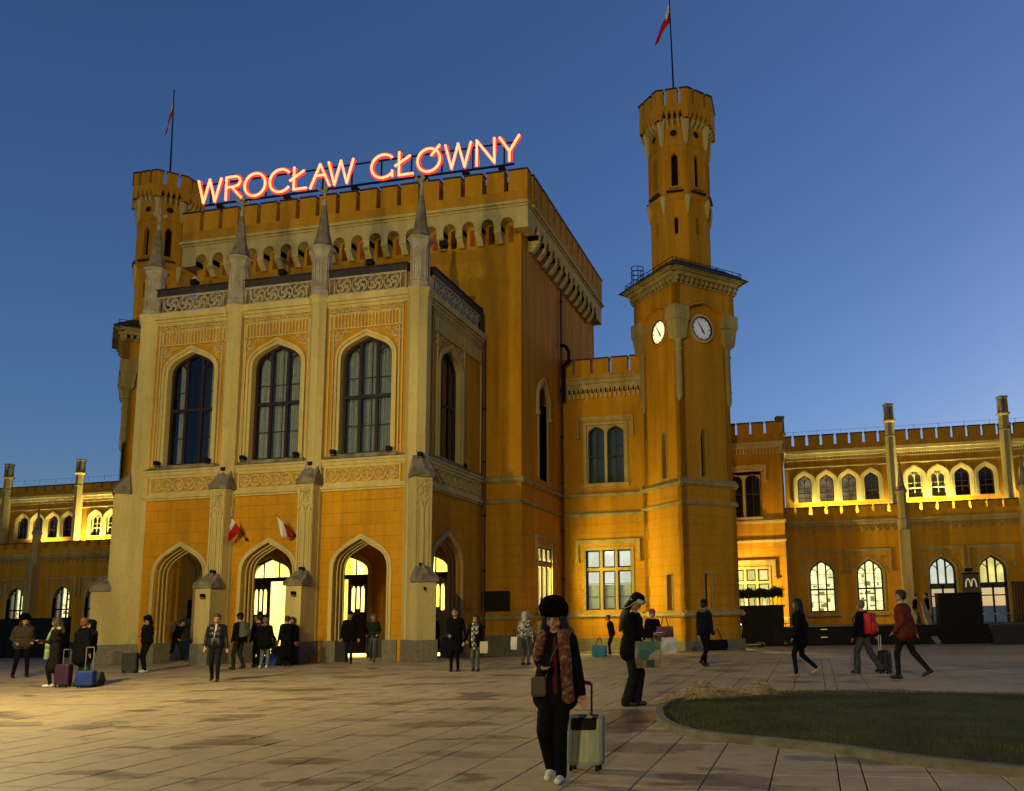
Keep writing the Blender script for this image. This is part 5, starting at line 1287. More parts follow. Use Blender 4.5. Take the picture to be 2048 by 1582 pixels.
st = thing('straw_heap', 'low heap of dry straw at the left edge of the lawn', 'straw heap', (-1.5, 15.3, 0)); o = g.build('straw', STRAW, st); o['kind'] = 'stuff'; core.build('heap_core', mat('straw_core', (.30, .22, .12), .95, var=.3, vs=12), st); fix(st)
# ================================================================== e-scooters
def scooter(label, x, y, rz, m_, lean=0, lamp_=False):
    o = thing('electric_scooter', label, 'scooter', (x, y, gz(y)), R_(rz)); o.rotation_euler = (R_(lean), 0, R_(rz))
    q = MB(); q.add([(-.5, -.07, .12), (.22, -.07, .12), (.22, .07, .12), (-.5, .07, .12), (-.5, -.07, .17), (.22, -.07, .17), (.22, .07, .17), (-.5, .07, .17)], [(0, 3, 2, 1), (4, 5, 6, 7), (0, 1, 5, 4), (1, 2, 6, 5), (2, 3, 7, 6), (3, 0, 4, 7)]); q.tube((.2, 0, .15), (.46, 0, .42), .035, .03, 8); q.build('deck', m_, o)
    q = MB(); q.tube((.5, 0, .12), (.34, 0, 1.12), .026, .022, 8); q.build('stem', m_, o)
    q = MB(); q.path([(.34, -.24, 1.16), (.36, -.12, 1.12), (.36, .12, 1.12), (.34, .24, 1.16)], .018, 6); q.tube((.36, 0, 1.08), (.36, 0, 1.17), .035); q.build('handlebar', DARK, o)
    for wx in (.52, -.56):
        q = MB(); t = T(wx, 0, 0); q.ring(t, 0, .11, .11, .035, -.025, .025, 16); q.disc(t, 0, .11, .05, -.02, .02, 10); q.build('wheel', DARK, o)
    q = MB(); q.ribbon(T(-.56, 0, 0), [(-.15, .13), (-.1, .22), (0, .25), (.1, .2)], .02, -.04, .04); q.build('mudguard', m_, o)
    if lamp_: q = MB(); q.lathe(.4, 0, [(.01, 1.1), (.03, 1.12), (.03, 1.16), (.01, 1.18)], 8); q.build('headlight', glow('scooter_lamp', (1, 1, 1), 2.5), o)
MINT = mat('mint_paint', (.12, .30, .15), .4, var=.05)
scooter('mint green scooter with lit lamp in front of the planter, nearer one', -3.1, 41.4, 185, MINT, 6, True)
scooter('mint green scooter parked just behind the lit one', -3.3, 41.8, 190, MINT, 6)
scooter('dark scooter leaning by the base of the clock tower', -4.7, 36.9, 182, mat('scooter_grey', (.05, .05, .05), .4, var=0), -3)
scooter('green scooter at the right end of the planter', -1.45, 42.6, 95, mat('dull_green_paint', (.04, .09, .05), .5, var=0), 4)
# ================================================================== people
PENDING = []
def cap_mesh(mb, p, q, r0, r1, n=12):
    p = Vector(p); q = Vector(q); d = q-p; L_ = d.length
    if L_ < 1e-5: d = Vector((0, 0, 1)); L_ = 1e-5
    d = d.normalized(); a = d.orthogonal().normalized(); b = d.cross(a); k0 = len(mb.v); prof = []
    for i in range(1, 4): an = pi/2*i/4; prof.append((p-d*r0*cos(an), r0*sin(an)))
    prof.append((p, r0)); prof.append((q, r1))
    for i in range(3, 0, -1): an = pi/2*i/4; prof.append((q+d*r1*cos(an), r1*sin(an)))
    mb.v.append(tuple(p-d*r0))
    for c, r in prof: mb.v += [tuple(c+(a*cos(2*pi*i/n)+b*sin(2*pi*i/n))*r) for i in range(n)]
    mb.v.append(tuple(q+d*r1)); e = len(mb.v)-1; m = len(prof)
    mb.f += [(k0, k0+1+(i+1) % n, k0+1+i) for i in range(n)]
    for j in range(m-1): s_ = k0+1+j*n; mb.f += [(s_+i, s_+(i+1) % n, s_+n+(i+1) % n, s_+n+i) for i in range(n)]
    s_ = k0+1+(m-1)*n; mb.f += [(s_+i, s_+(i+1) % n, e) for i in range(n)]
def blob(name, prims, mats, voxel, parent, sm=2, noise=0):
    mb = MB()
    for pr_ in prims: cap_mesh(mb, *pr_[:4])
    me = mb.mesh(name+'_src', mats); o = put(name, me, parent)
    r = o.modifiers.new('r', 'REMESH'); r.mode = 'VOXEL'; r.voxel_size = voxel; r.use_smooth_shade = True
    s_ = o.modifiers.new('s', 'SMOOTH'); s_.factor = .5; s_.iterations = sm
    PENDING.append((o, prims, mats)); return o
def flush():
    dg = bpy.context.evaluated_depsgraph_get(); dg.update(); out_ = []
    for o, prims, mats in PENDING: out_.append(bpy.data.meshes.new_from_object(o.evaluated_get(dg)))
    import numpy as np
    for (o, prims, mats), me in zip(PENDING, out_):
        o.modifiers.clear(); me.name = o.name; o.data = me; me.materials.clear()
        for x in mats: me.materials.append(x)
        if len(mats) > 1:
            n = len(me.polygons); c = np.empty(n*3); me.polygons.foreach_get('center', c); c = c.reshape(-1, 3); best = np.full(n, 1e9); idx = np.zeros(n, int)
            for pr_ in prims:
                p = np.array(pr_[0]); q = np.array(pr_[1]); d = q-p; L2 = max(d@d, 1e-9); t = np.clip(((c-p)@d)/L2, 0, 1)
                s_ = np.linalg.norm(c-p-t[:, None]*d, axis=1)-(pr_[2]*(1-t)+pr_[3]*t); k = s_ < best; best[k] = s_[k]; idx[k] = pr_[4]
            me.polygons.foreach_set('material_index', idx.astype('i'))
        smooth(me)
    PENDING.clear()
def cloth(name, c, rough=.95): return mat(name, tuple(x*(.45 if sum(c) < .12 else .75) for x in c), rough, var=.25, vs=14, bump=.3, bs=60, spec=.08)
BLK = cloth('black_cloth', (.010, .010, .012)); NAVY = cloth('navy_cloth', (.012, .014, .024)); JEANS = cloth('blue_denim', (.06, .08, .10)); DJEANS = cloth('dark_denim', (.022, .026, .03)); GREY = cloth('grey_cloth', (.12, .12, .11))
OLIVE = cloth('olive_cloth', (.035, .045, .025)); TAUPE = cloth('taupe_fleece', (.075, .055, .038)); RUST = cloth('rust_jacket', (.16, .035, .015)); LEATHER = mat('black_leather', (.008, .006, .005), .4, var=.2, vs=12, bump=.3, bs=20, spec=.3)
GREENP = cloth('green_corduroy', (.03, .075, .032)); LJEANS = cloth('light_jeans', (.16, .19, .20)); SKIN = mat('skin', (.33, .175, .10), .6, var=.06, vs=20); SHOE = mat('dark_shoe', (.012, .010, .010), .5, var=.1); WSHOE = mat('white_shoe', (.6, .58, .54), .6, var=.1); TSHOE = mat('tan_boot', (.30, .21, .10), .7, var=.1)
HAIRB = mat('brown_hair', (.035, .018, .010), .6, var=.3, vs=30); HAIRK = mat('black_hair', (.006, .005, .005), .6, var=.2, vs=30); HAIRR = mat('red_brown_hair', (.12, .035, .012), .6, var=.3, vs=30); HAIRL = mat('light_hair', (.16, .10, .05), .6, var=.3, vs=30)
FURW = mat('white_fur', (.5, .47, .42), .95, var=.3, vs=40, bump=.8, bs=60); FURK = mat('black_fur', (.004, .004, .004), 1.0, spec=.02, var=.4, vs=40, bump=.9, bs=50); FURT = mat('fur_trim', (.16, .12, .07), .95, var=.4, vs=40, bump=.8, bs=60)
BEIGE = cloth('beige_cloth', (.26, .22, .16)); REDC = mat('red_nylon', (.42, .010, .014), .6, var=.1, vs=5)
def person(label, x, y, H=1.75, face=-90, legs=((.0, 0), (.0, 0)), arms=(None, None), top=BLK, bot=BLK, shoe=SHOE, hair=HAIRB, hat=None, hood=None, coat=None, bulk=1., legw=1., lean=0, hp=0, hy=0, vox=.014, longhair=False, z0=None, scarf=None, group=None, side=None, fem=False, gloves=False, skin=SKIN, sleeves=None):
    z0 = gz(y) if z0 is None else z0; k = H/1.75
    th = thing('person', label, 'person', (x, y, z0), R_(face-90), group=group)
    th.scale = (k, k, k)
    # local: x right, y forward, z up
    M = [skin, top, bot, shoe]; P = []
    ca, sa = cos(R_(lean)), sin(R_(lean))
    def up(p):    # bend the upper body forward about the hips
        z = p[2]-.95
        return Vector((p[0], p[1]*ca+z*sa, .95+z*ca-p[1]*sa)) if z > 0 else Vector(p)
    hipw = .085; sh = .185 if not fem else .165
    def ik(a, b, l1, l2, bend):
        a = Vector(a); b = Vector(b); d = b-a; L_ = min(d.length, (l1+l2)*.999)
        if d.length > 1e-6: b = a+d.normalized()*L_
        d = (b-a).normalized() if L_ > 1e-6 else Vector((0, 0, -1)); c = (l1*l1-l2*l2+L_*L_)/(2*L_); h = math.sqrt(max(0, l1*l1-c*c)); bd = Vector(bend)-d*Vector(bend).dot(d)
        bd = bd.normalized() if bd.length > 1e-6 else Vector((0, 1, 0)); return a+d*c+bd*h, b
    b = bulk; lw = legw
    for i, s_ in enumerate((-1, 1)):
        lf = legs[i]; fx = s_*(.09+(lf[2] if len(lf) > 2 else 0)); fz = .075+lf[1]
        kn, an = ik((s_*hipw, 0, .92), (fx, lf[0], fz), .43, .44, (0, 1, .1)); P += [((s_*hipw, 0, .9), kn, .088*(1+.25*(lw-1)), .062*lw, 2), (kn, an, .062*lw, .045*lw*(1.0), 2)]
        if lw > 1.25: P.append((kn, (an[0], an[1], an[2]+.0), .06*lw, .068*lw, 2))
        pitch = 0 if lf[1] < .03 else min(1.0, lf[1]*6)
        toe = Vector((fx, an[1]+.15*cos(pitch), an[2]-.035-.14*sin(pitch)*.9)); heel = Vector((fx, an[1]-.045, an[2]-.03+.02*pitch)); P += [(heel, toe, .042, .034, 3), (an, heel, .043, .042, 3)]
    # torso
    P += [((-.085, 0, .95), (.085, 0, .95), .12*(.6+.4*b), .12*(.6+.4*b), 1 if coat else 2)]
    for p, q, r in (((-.07, 0, 1.08), (.07, 0, 1.08), .115), ((-.085, .0, 1.22), (.085, .0, 1.22), .125), ((-.1, 0, 1.35), (.1, 0, 1.35), .118), ((-sh+.03, 0, 1.425), (sh-.03, 0, 1.425), .068)): P.append((up(p), up(q), r*b, r*b, 1))
    if coat:
        P += [(up((-.06, 0, 1.05)), Vector((-.09, -.01, coat)), .13*b, .135*b, 1), (up((.06, 0, 1.05)), Vector((.09, -.01, coat)), .13*b, .135*b, 1), (up((0, 0, 1.05)), Vector((0, -.01, coat)), .13*b, .15*b, 1)]
    else: P += [(up((-.07, 0, 1.05)), up((-.08, 0, .97)), .122*b, .125*b, 1), (up((.07, 0, 1.05)), up((.08, 0, .97)), .122*b, .125*b, 1)]
    # arms and hands
    hands = []
    for i, s_ in enumerate((-1, 1)):
        sp = up((s_*sh, 0, 1.41)); tg = arms[i]; tg = Vector((s_*(.27*b), .02, .80)) if tg is None else Vector(tg)
        if tg.z > .95 and lean: tg = up(tg)
        el, wr = ik(sp, tg, .29, .26, (s_*.35, -1, -.3)); P += [(sp, el, .058*b, .047*b, 1), (el, wr, .047*b, .036*b, 1)]
        h = (wr-el).normalized(); side_ = Vector((s_, 0, 0)); nrm = h.cross(side_); nrm = nrm.normalized() if nrm.length > .1 else Vector((0, 0, 1)); sd = nrm.cross(h).normalized(); mi = 0 if not gloves else 3
        pc = wr+h*.05; P += [(wr, wr+h*.04, .026, .030, mi), (pc-sd*.018, pc-sd*.02+h*.025, .017, .015, mi), (pc+sd*.018, pc+sd*.02+h*.025, .017, .015, mi)]
        for f_, (o_, l_) in enumerate(((-.03, .055), (-.011, .065), (.009, .06), (.028, .048))):
            a0 = wr+h*.085+sd*o_; a1 = a0+h*l_*.55+nrm*.006; a2 = a1+(h*.6-Vector((0, 0, .0))+nrm*-.6*s_*0+Vector((0, .25, -.35))).normalized()*l_*.5; P += [(a0-h*.02, a1, .0095, .0088, mi), (a1, a2, .0088, .0075, mi)]
        t0 = wr+h*.035-sd*.028*(1); P += [(t0, t0+h*.03-sd*.022, .012, .0105, mi), (t0+h*.03-sd*.022, t0+h*.06-sd*.02, .0105, .009, mi)]
        hands.append((wr, h))
    # neck and head
    nk = up((0, .0, 1.45)); hc = up((0, .025, 1.645)); P.append((nk, up((0, .015, 1.56)), .05, .05, 0))
    RH = Matrix.Rotation(R_(hy), 3, 'Z') @ Matrix.Rotation(R_(-hp), 3, 'X')
    def hd(*v): return hc+RH @ Vector(v)
    P += [(hd(0, -.02, .03), hd(0, .01, .02), .088, .085, 0), (hd(0, .03, -.02), hd(0, .045, -.06), .068, .05, 0), (hd(-.03, .03, -.05), hd(.03, .03, -.05), .05, .05, 0), (hd(0, .085, .01), hd(0, .112, -.025), .011, .015, 0), (hd(-.028, .085, -.062), hd(.028, .085, -.062), .010, .010, 0), (hd(0, .075, -.092), hd(0, .078, -.09), .022, .022, 0), (hd(-.045, .072, .028), hd(.045, .072, .028), .014, .014, 0)]
    for s_ in (-1, 1): P.append((hd(s_*.088, -.01, -.02), hd(s_*.09, -.015, .015), .013, .015, 0))
    body = blob('body', P, M, vox, th)
    E_ = MB()
    for s_ in (-1, 1): p = hd(s_*.033, .088, .008); cap_mesh(E_, p, p+Vector((0, .001, 0)), .011, .011, 8)
    E_.build('eyes', mat('dark_features', (.05, .02, .015), .5, var=0), th)
    if hat != 'ushanka' and not hood and hat != 'fur':
        Hp = [(hd(0, -.03, .045), hd(0, .02, .06), .093, .078, 0), (hd(-.05, -.03, .0), hd(-.05, .0, .04), .055, .05, 0), (hd(.05, -.03, .0), hd(.05, .0, .04), .055, .05, 0), (hd(0, -.06, -.02), hd(0, -.05, .03), .06, .07, 0), (hd(-.04, .05, .085), hd(.04, .05, .085), .028, .028, 0)]
        if longhair: Hp += [(hd(-.06, -.04, 0), hd(-.1, -.04, -.2), .055, .045, 0), (hd(.06, -.04, 0), hd(.1, -.04, -.2), .055, .045, 0), (hd(0, -.07, 0), hd(0, -.1, -.28), .07, .06, 0), (hd(-.085, .02, .02), hd(-.1, .03, -.2), .03, .03, 0), (hd(.085, .02, .02), hd(.1, .03, -.2), .03, .03, 0)]
        blob('hair', Hp, [hair], min(vox, .012), th)
    if hat in ('beanie', 'cap'):
        blob('hat', [(hd(0, -.02, .075), hd(0, .01, .08), .098, .09, 0)]+([(hd(0, .06, .075), hd(0, .13, .06), .05, .035, 0)] if hat == 'cap' else []), [side or BLK], .012, th)
    if hat == 'fur':      # round fur hat with ear flaps and long hair
        blob('fur_hat', [(hd(-.02, 0, .11), hd(.02, 0, .11), .125, .125, 0), (hd(-.04, .06, .085), hd(.04, .06, .085), .068, .068, 0), (hd(-.1, -.01, .03), hd(-.1, -.01, .1), .052, .06, 0), (hd(.1, -.01, .03), hd(.1, -.01, .1), .052, .06, 0), (hd(0, -.06, .04), hd(0, -.05, .1), .09, .09, 0)], [FURK], .011, th)
        blob('hair', [(hd(-.08, .01, .0), hd(-.115, .02, -.17), .05, .055, 0), (hd(.08, .01, .0), hd(.115, .02, -.17), .05, .055, 0), (hd(0, -.07, 0), hd(0, -.08, -.2), .09, .08, 0), (hd(-.12, 0, -.15), hd(-.14, 0, -.26), .04, .03, 0), (hd(.12, 0, -.15), hd(.14, 0, -.26), .04, .03, 0)], [HAIRK], .011, th)
    if hat == 'ushanka':
        blob('fur_hat', [(hd(0, -.03, .09), hd(0, .02, .1), .1, .09, 0), (hd(-.095, -.02, .06), hd(-.1, -.05, -.12), .035, .035, 0), (hd(.095, -.02, .06), hd(.1, -.05, -.12), .035, .035, 0), (hd(.1, -.05, -.1), hd(.1, -.08, -.16), .035, .02, 0), (hd(0, -.1, .05), hd(0, -.1, -.08), .04, .04, 0)], [BLK], .01, th)
        blob('fur_brim', [(hd(-.05, .09, .085), hd(.05, .09, .085), .04, .04, 0), (hd(-.085, .05, .08), hd(-.06, .085, .085), .035, .04, 0), (hd(.085, .05, .08), hd(.06, .085, .085), .035, .04, 0)], [FURW], .008, th)
        q = MB(); 
        for s_ in (-1, 1): q.path([tuple(hd(s_*.128, .03, .06)), tuple(hd(s_*.137, -.02, -.08)), tuple(hd(s_*.135, -.07, -.16)), tuple(hd(s_*.135, -.1, -.1)), tuple(hd(s_*.128, -.08, .06))], .005, 5)
        q.build('white_piping', FURW, th)
    if hood:
        blob('hood', [(hd(0, -.04, .03), hd(0, .0, .05), .115, .1, 0), (hd(-.08, .02, .03), hd(-.07, .02, -.06), .04, .045, 0), (hd(.08, .02, .03), hd(.07, .02, -.06), .04, .045, 0), (hd(-.05, .05, .1), hd(.05, .05, .1), .035, .035, 0), (hd(0, -.05, -.02), hd(0, -.05, -.16), .1, .1, 0)], [hood], .012, th)
    if scarf: blob('scarf', [(up((-.07, .03, 1.49)), up((.07, .03, 1.49)), .06, .06, 0), (up((-.06, -.05, 1.49)), up((.06, -.05, 1.49)), .055, .055, 0), (up((.05, .1, 1.45)), up((.04, .15, 1.2)), .04, .035, 0)], [scarf], .014, th)
    th['_hands'] = [v for w_ in hands for v in w_[0]]
    return th, up, hd
def wpos(th, p):
    a = th.rotation_euler[2]; k = th.scale[0]; return (th.location[0]+k*(p[0]*cos(a)-p[1]*sin(a)), th.location[1]+k*(p[0]*sin(a)+p[1]*cos(a)), th.location[2]+k*p[2])
def rbox(mb, x0, x1, y0, y1, z0, z1, r=.04):
    n = 3; P = []
    for cx0, cy0, a0 in ((x1-r, y1-r, 0), (x0+r, y1-r, 90), (x0+r, y0+r, 180), (x1-r, y0+r, 270)):
        for i in range(n+1): a = R_(a0+90*i/n); P.append((cx0+r*cos(a), cy0+r*sin(a)))
    N_ = len(P); cxx, cyy = (x0+x1)/2, (y0+y1)/2; k0 = len(mb.v)
    for s_, z in ((.9, z0), (1, z0+r*.6), (1, z1-r*.6), (.9, z1)): mb.v += [(cxx+(x-cxx)*s_, cyy+(y-cyy)*s_, z) for x, y in P]
    for j in range(3): mb.f += [(k0+j*N_+i, k0+j*N_+(i+1) % N_, k0+(j+1)*N_+(i+1) % N_, k0+(j+1)*N_+i) for i in range(N_)]
    mb.f += [tuple(k0+i for i in range(N_-1, -1, -1)), tuple(k0+3*N_+i for i in range(N_))]
def suitcase(label, x, y, rz, m_, w_=.42, h=.6, d=.25, handle=1.0, tilt=0, hm=None, trim=None):
    o = thing('suitcase', label, 'suitcase', (x, y, gz(y)), R_(rz)); o.rotation_euler = (R_(tilt), 0, R_(rz)); hm = hm or mat('handle_metal', (.35, .34, .33), .35, metal=.7, var=0)
    q = MB(); rbox(q, -w_/2, w_/2, -d/2, d/2, .06, h, .05); me = q.mesh('shell', m_); put('shell', me, o)
    q = MB()
    for i in range(5): u = -w_/2+w_*(i+1)/6; q.cube(u-.006, u+.006, -d/2-.006, d/2+.006, .12, h-.08)
    q.build('shell_ribs', m_, o)
    q = MB(); q.cube(-w_/2-.003, w_/2+.003, -.008, .008, .07, h-.02); q.build('zip', DARK, o)
    if handle: q = MB(); q.path([(-.09, d/2-.03, h-.05), (-.09, d/2-.03, handle), (.09, d/2-.03, handle), (.09, d/2-.03, h-.05)], .011, 6); q.build('pull_handle', hm, o)
    for sx_ in (-1, 1):
        for sy_ in (-1, 1): q = MB(); t = T(sx_*(w_/2-.05), sy_*(d/2-.04), 90); q.disc(t, 0, .03, .03, -.012, .012, 12); q.build('wheel', DARK, o)
    if trim: q = MB(); rbox(q, -w_/2+.05, w_/2-.05, -d/2-.02, -d/2+.02, h*.72, h*.93, .02); q.build('front_pocket', trim, o)
    return o
def bag(label, x, y, z, m_, w_=.35, h=.35, d=.12, rz=0, strap=.3, name='shopping_bag', cat='bag', extra=None):
    o = thing(name, label, cat, (x, y, z), R_(rz)); q = MB()
    q.add([(-w_/2*.9, -d/2, 0), (w_/2*.9, -d/2, 0), (w_/2*.9, d/2, 0), (-w_/2*.9, d/2, 0), (-w_/2, -d*.2, h), (w_/2, -d*.2, h), (w_/2, d*.2, h), (-w_/2, d*.2, h), (-w_/2*1.05, -d*.6, h*.4), (w_/2*1.05, -d*.6, h*.4), (w_/2*1.05, d*.6, h*.4), (-w_/2*1.05, d*.6, h*.4)], [(0, 3, 2, 1), (4, 5, 6, 7), (0, 1, 9, 8), (1, 2, 10, 9), (2, 3, 11, 10), (3, 0, 8, 11), (8, 9, 5, 4), (9, 10, 6, 5), (10, 11, 7, 6), (11, 8, 4, 7)])
    q.build('bag_body', m_, o)
    if strap:
        q = MB()
        for yy in (-d*.2, d*.2): q.path([(-w_*.25, yy, h-.02), (-w_*.1, yy*.5, h+strap*.8), (0, 0, h+strap), (w_*.1, yy*.5, h+strap*.8), (w_*.25, yy, h-.02)], .008, 5)
        q.build('strap', extra or DARK, o)
    return o
def backpack(label, th, up, m_, x=0, z=1.25, s=1., name='backpack', y=-.2, parts=True):
    p = up((x, y, z)); wp = wpos(th, p); o = thing(name, label, 'backpack', wp, th.rotation_euler[2]); k = s
    q = MB(); rbox(q, -.15*k, .15*k, -.1*k, .1*k, -.22*k, .22*k, .07*k); me = q.mesh('pack', m_); smooth(me); put('pack', me, o)
    q = MB(); rbox(q, -.11*k, .11*k, -.15*k, -.08*k, -.18*k, .02*k, .03*k); put('pocket', smooth(q.mesh('pocket', m_)), o)
    q = MB()
    for s_ in (-1, 1): q.path([(s_*.1*k, .09*k, .18*k), (s_*.13*k, .2*k, .22*k), (s_*.14*k, .32*k, .1*k), (s_*.12*k, .3*k, -.08*k), (s_*.12*k, .1*k, -.18*k)], .014, 6)
    q.build('shoulder_strap', DARK, o); return o
# ---- the woman with phone and suitcase, walking towards the camera
PAT = plaster('red_patterned_shawl', (.14, .03, .018), 0, 1.0)
def shawl_mat(name, cols, sc=26, axis=None, stripes=None):
    m = bpy.data.materials.new(name); m.use_nodes = True; t = m.node_tree; N = t.nodes; L = t.links; b = N['Principled BSDF']; b.inputs['Roughness'].default_value = .9
    tc = N.new('ShaderNodeTexCoord'); r = N.new('ShaderNodeValToRGB'); r.color_ramp.interpolation = 'CONSTANT' if stripes else 'LINEAR'
    if stripes:
        sp = N.new('ShaderNodeSeparateXYZ'); L.new(tc.outputs['Object'], sp.inputs[0]); mu = N.new('ShaderNodeMath'); mu.operation = 'MULTIPLY'; mu.inputs[1].default_value = stripes; L.new(sp.outputs[2], mu.inputs[0]); fr = N.new('ShaderNodeMath'); fr.operation = 'FRACT'; L.new(mu.outputs[0], fr.inputs[0]); L.new(fr.outputs[0], r.inputs[0])
        if axis == 'check':
            mu2 = N.new('ShaderNodeMath'); mu2.operation = 'MULTIPLY'; mu2.inputs[1].default_value = stripes*1.3; L.new(sp.outputs[0], mu2.inputs[0]); f2 = N.new('ShaderNodeMath'); f2.operation = 'PINGPONG'; f2.inputs[1].default_value = .5; L.new(mu2.outputs[0], f2.inputs[0]); ad = N.new('ShaderNodeMath'); ad.operation = 'ADD'; L.new(fr.outputs[0], ad.inputs[0]); L.new(f2.outputs[0], ad.inputs[1]); hf = N.new('ShaderNodeMath'); hf.operation = 'MULTIPLY'; hf.inputs[1].default_value = .66; L.new(ad.outputs[0], hf.inputs[0]); L.new(hf.outputs[0], r.inputs[0])
    else: v = N.new('ShaderNodeTexVoronoi'); v.inputs['Scale'].default_value = sc; L.new(tc.outputs['Object'], v.inputs['Vector']); L.new(v.outputs['Color'], r.inputs[0])
    e = r.color_ramp.elements
    while len(e) < len(cols): e.new(.5)
    for i, c in enumerate(cols): e[i].position = i/len(cols); e[i].color = (*c, 1)
    L.new(r.outputs[0], b.inputs['Base Color']); MATS[name] = m; return m
PAISLEY = shawl_mat('paisley_shawl', [(.07, .007, .006), (.03, .005, .005), (.12, .03, .015), (.07, .010, .007), (.20, .11, .05)], 34)
STRIPE = shawl_mat('striped_scarf_wool', [(.05, .28, .16), (.30, .22, .05), (.02, .16, .14), (.32, .26, .12), (.12, .26, .28), (.22, .12, .04)], stripes=2.4)
CHECK = shawl_mat('checked_scarf_wool', [(.02, .02, .02), (.42, .38, .28), (.03, .03, .03), (.10, .09, .07), (.5, .46, .36)], stripes=6, axis='check')
BAGPRINT = shawl_mat('printed_bag', [(.015, .09, .075), (.015, .04, .04), (.30, .15, .04), (.015, .08, .07), (.26, .22, .14), (.18, .06, .02)], 7)
CAMO = shawl_mat('black_white_pattern', [(.01, .01, .01), (.01, .01, .01), (.5, .48, .42), (.02, .02, .02)], 18)
th, up, hd = person('woman in black fur hat and red paisley shawl looking at her phone, pulling a suitcase', -2.5, 7.95, 1.67, -88, ((.02, 0, -.03), (-.06, .06, -.02)), ((-.30, .02, .80), (.03, .31, 1.15)), top=BLK, bot=BLK, shoe=WSHOE, hat='fur', coat=.84, bulk=1.14, legw=1.25, hp=22, hy=0, vox=.0065, fem=True)
blob('shawl', [(up((-.11, .1, 1.46)), up((-.15, .15, 1.2)), .06, .065, 0), (up((-.15, .15, 1.2)), up((-.17, .13, .84)), .06, .065, 0), (up((.11, .1, 1.46)), up((.14, .16, 1.25)), .055, .055, 0), (up((-.12, -.05, 1.48)), up((.12, -.05, 1.48)), .07, .07, 0), (up((.13, .0, 1.47)), up((.12, .1, 1.45)), .055, .055, 0), (up((-.13, 0, 1.47)), up((-.12, .1, 1.45)), .055, .055, 0)], [PAISLEY], .011, th)
blob('red_lapel', [(up((-.035, .13, 1.42)), up((-.04, .165, 1.15)), .022, .03, 0), (up((-.04, .165, 1.15)), up((-.05, .16, .9)), .03, .03, 0)], [mat('dark_red_wool', (.06, .003, .004), .9, var=.1)], .01, th)
q = MB(); rbox(q, .04, .2, .12, .22, .86, 1.05, .03); q.path([(.04, .2, 1.05), (-.02, .19, 1.25), (-.12, .12, 1.46)], .009, 5); q.build('cross_body_bag', mat('brown_leather', (.06, .04, .02), .6, var=.3, vs=9), th)
ph = thing('phone', 'dark phone held by the woman in the fur hat', 'phone', wpos(th, (-.01, .40, 1.17)), th.rotation_euler[2]); q = MB(); q.add([(-.036, -.03, -.02), (.036, -.03, -.02), (.036, .05, .11), (-.036, .05, .11), (-.036, -.022, -.026), (.036, -.022, -.026), (.036, .058, .104), (-.036, .058, .104)], [(0, 1, 2, 3), (4, 7, 6, 5), (0, 4, 5, 1), (2, 6, 7, 3), (0, 3, 7, 4), (1, 5, 6, 2)]); q.build('case', DARK, ph)
sc = suitcase('pale green hard suitcase trailing behind the woman in the fur hat', -2.37, 8.55, 2, mat('sage_shell', (.26, .27, .17), .5, var=.08, vs=5, spec=.4), .37, .56, .24, 0, -6, trim=DARK)
q = MB(); q.path([(.07, -.06, .5), (.13, -.34, .86)], .012, 6); q.path([(.12, -.34, .86), (.03, -.38, .88)], .02, 6); q.build('pull_handle', mat('red_metal', (.12, .02, .015), .4, metal=.4, var=0), sc)
# ---- man in the ear-flap hat
th, up, hd = person('man in black ear-flap hat with white fur brim reading his phone, facing right', -3.12, 14.3, 1.86, -8, ((.03, 0), (-.07, 0)), ((-.06, .36, 1.17), (.08, .36, 1.17)), top=BLK, bot=DJEANS, hat='ushanka', bulk=1.16, coat=.86, legw=1.3, hp=38, lean=5, vox=.007)
blob('long_hair', [(up((.02, -.09, 1.6)), up((.03, -.15, 1.4)), .06, .075, 0), (up((.03, -.15, 1.4)), up((.03, -.2, 1.2)), .07, .035, 0)], [mat('auburn_hair', (.06, .025, .010), .6, var=.3, vs=30)], .012, th)
o = thing('phone', 'phone in the hands of the man in the ear-flap hat', 'phone', wpos(th, up((0, .46, 1.2))), th.rotation_euler[2]); q = MB(); q.cube(-.04, .04, -.06, .07, -.005, .005); q.build('case', DARK, o)
q = MB(); q.cube(-.034, .034, -.05, .06, .005, .007); q.build('screen', glow('phone_screen', (.8, .9, 1), .6), o)
bag('large printed shopping bag hanging in front of the man in the ear-flap hat', -2.78, 14.05, .66, BAGPRINT, .42, .44, .2, 8, .12)
# ---- red-capped person beyond with bags
th, up, hd = person('person in a red beanie carrying bags, behind the ear-flap hat man', -4.62, 24.1, 1.62, -60, ((.1, 0), (-.1, .02)), top=BLK, bot=BEIGE, hat='beanie', side=mat('red_knit', (.25, .012, .01), .9), hair=HAIRK, bulk=1.1)
bag('dark carrier bag with pale print right of the large printed bag', -4.15, 23.5, .75, mat('maroon_bag', (.07, .015, .02), .6, var=.3, vs=8), .45, .42, .16, 0, .3)
bag('white carrier bag below the maroon one', -4.0, 23.3, .42, mat('white_bag', (.36, .38, .38), .6, var=.3, vs=6), .42, .45, .16, 10, .2)
# ---- seated / bending person with a blue bag by the wall
th, up, hd = person('person in dark coat by the link building wall beside a blue bag', -7.6, 31.4, 1.55, -150, ((.15, 0), (.05, 0)), top=BLK, bot=DJEANS, shoe=WSHOE, bulk=1.1, lean=12)
bag('bright blue bag on the ground behind the man in the ear-flap hat', -7.9, 30.6, gz(30.6), mat('cyan_bag', (.03, .17, .25), .6, var=.2, vs=5), .5, .42, .3, 0, .3)
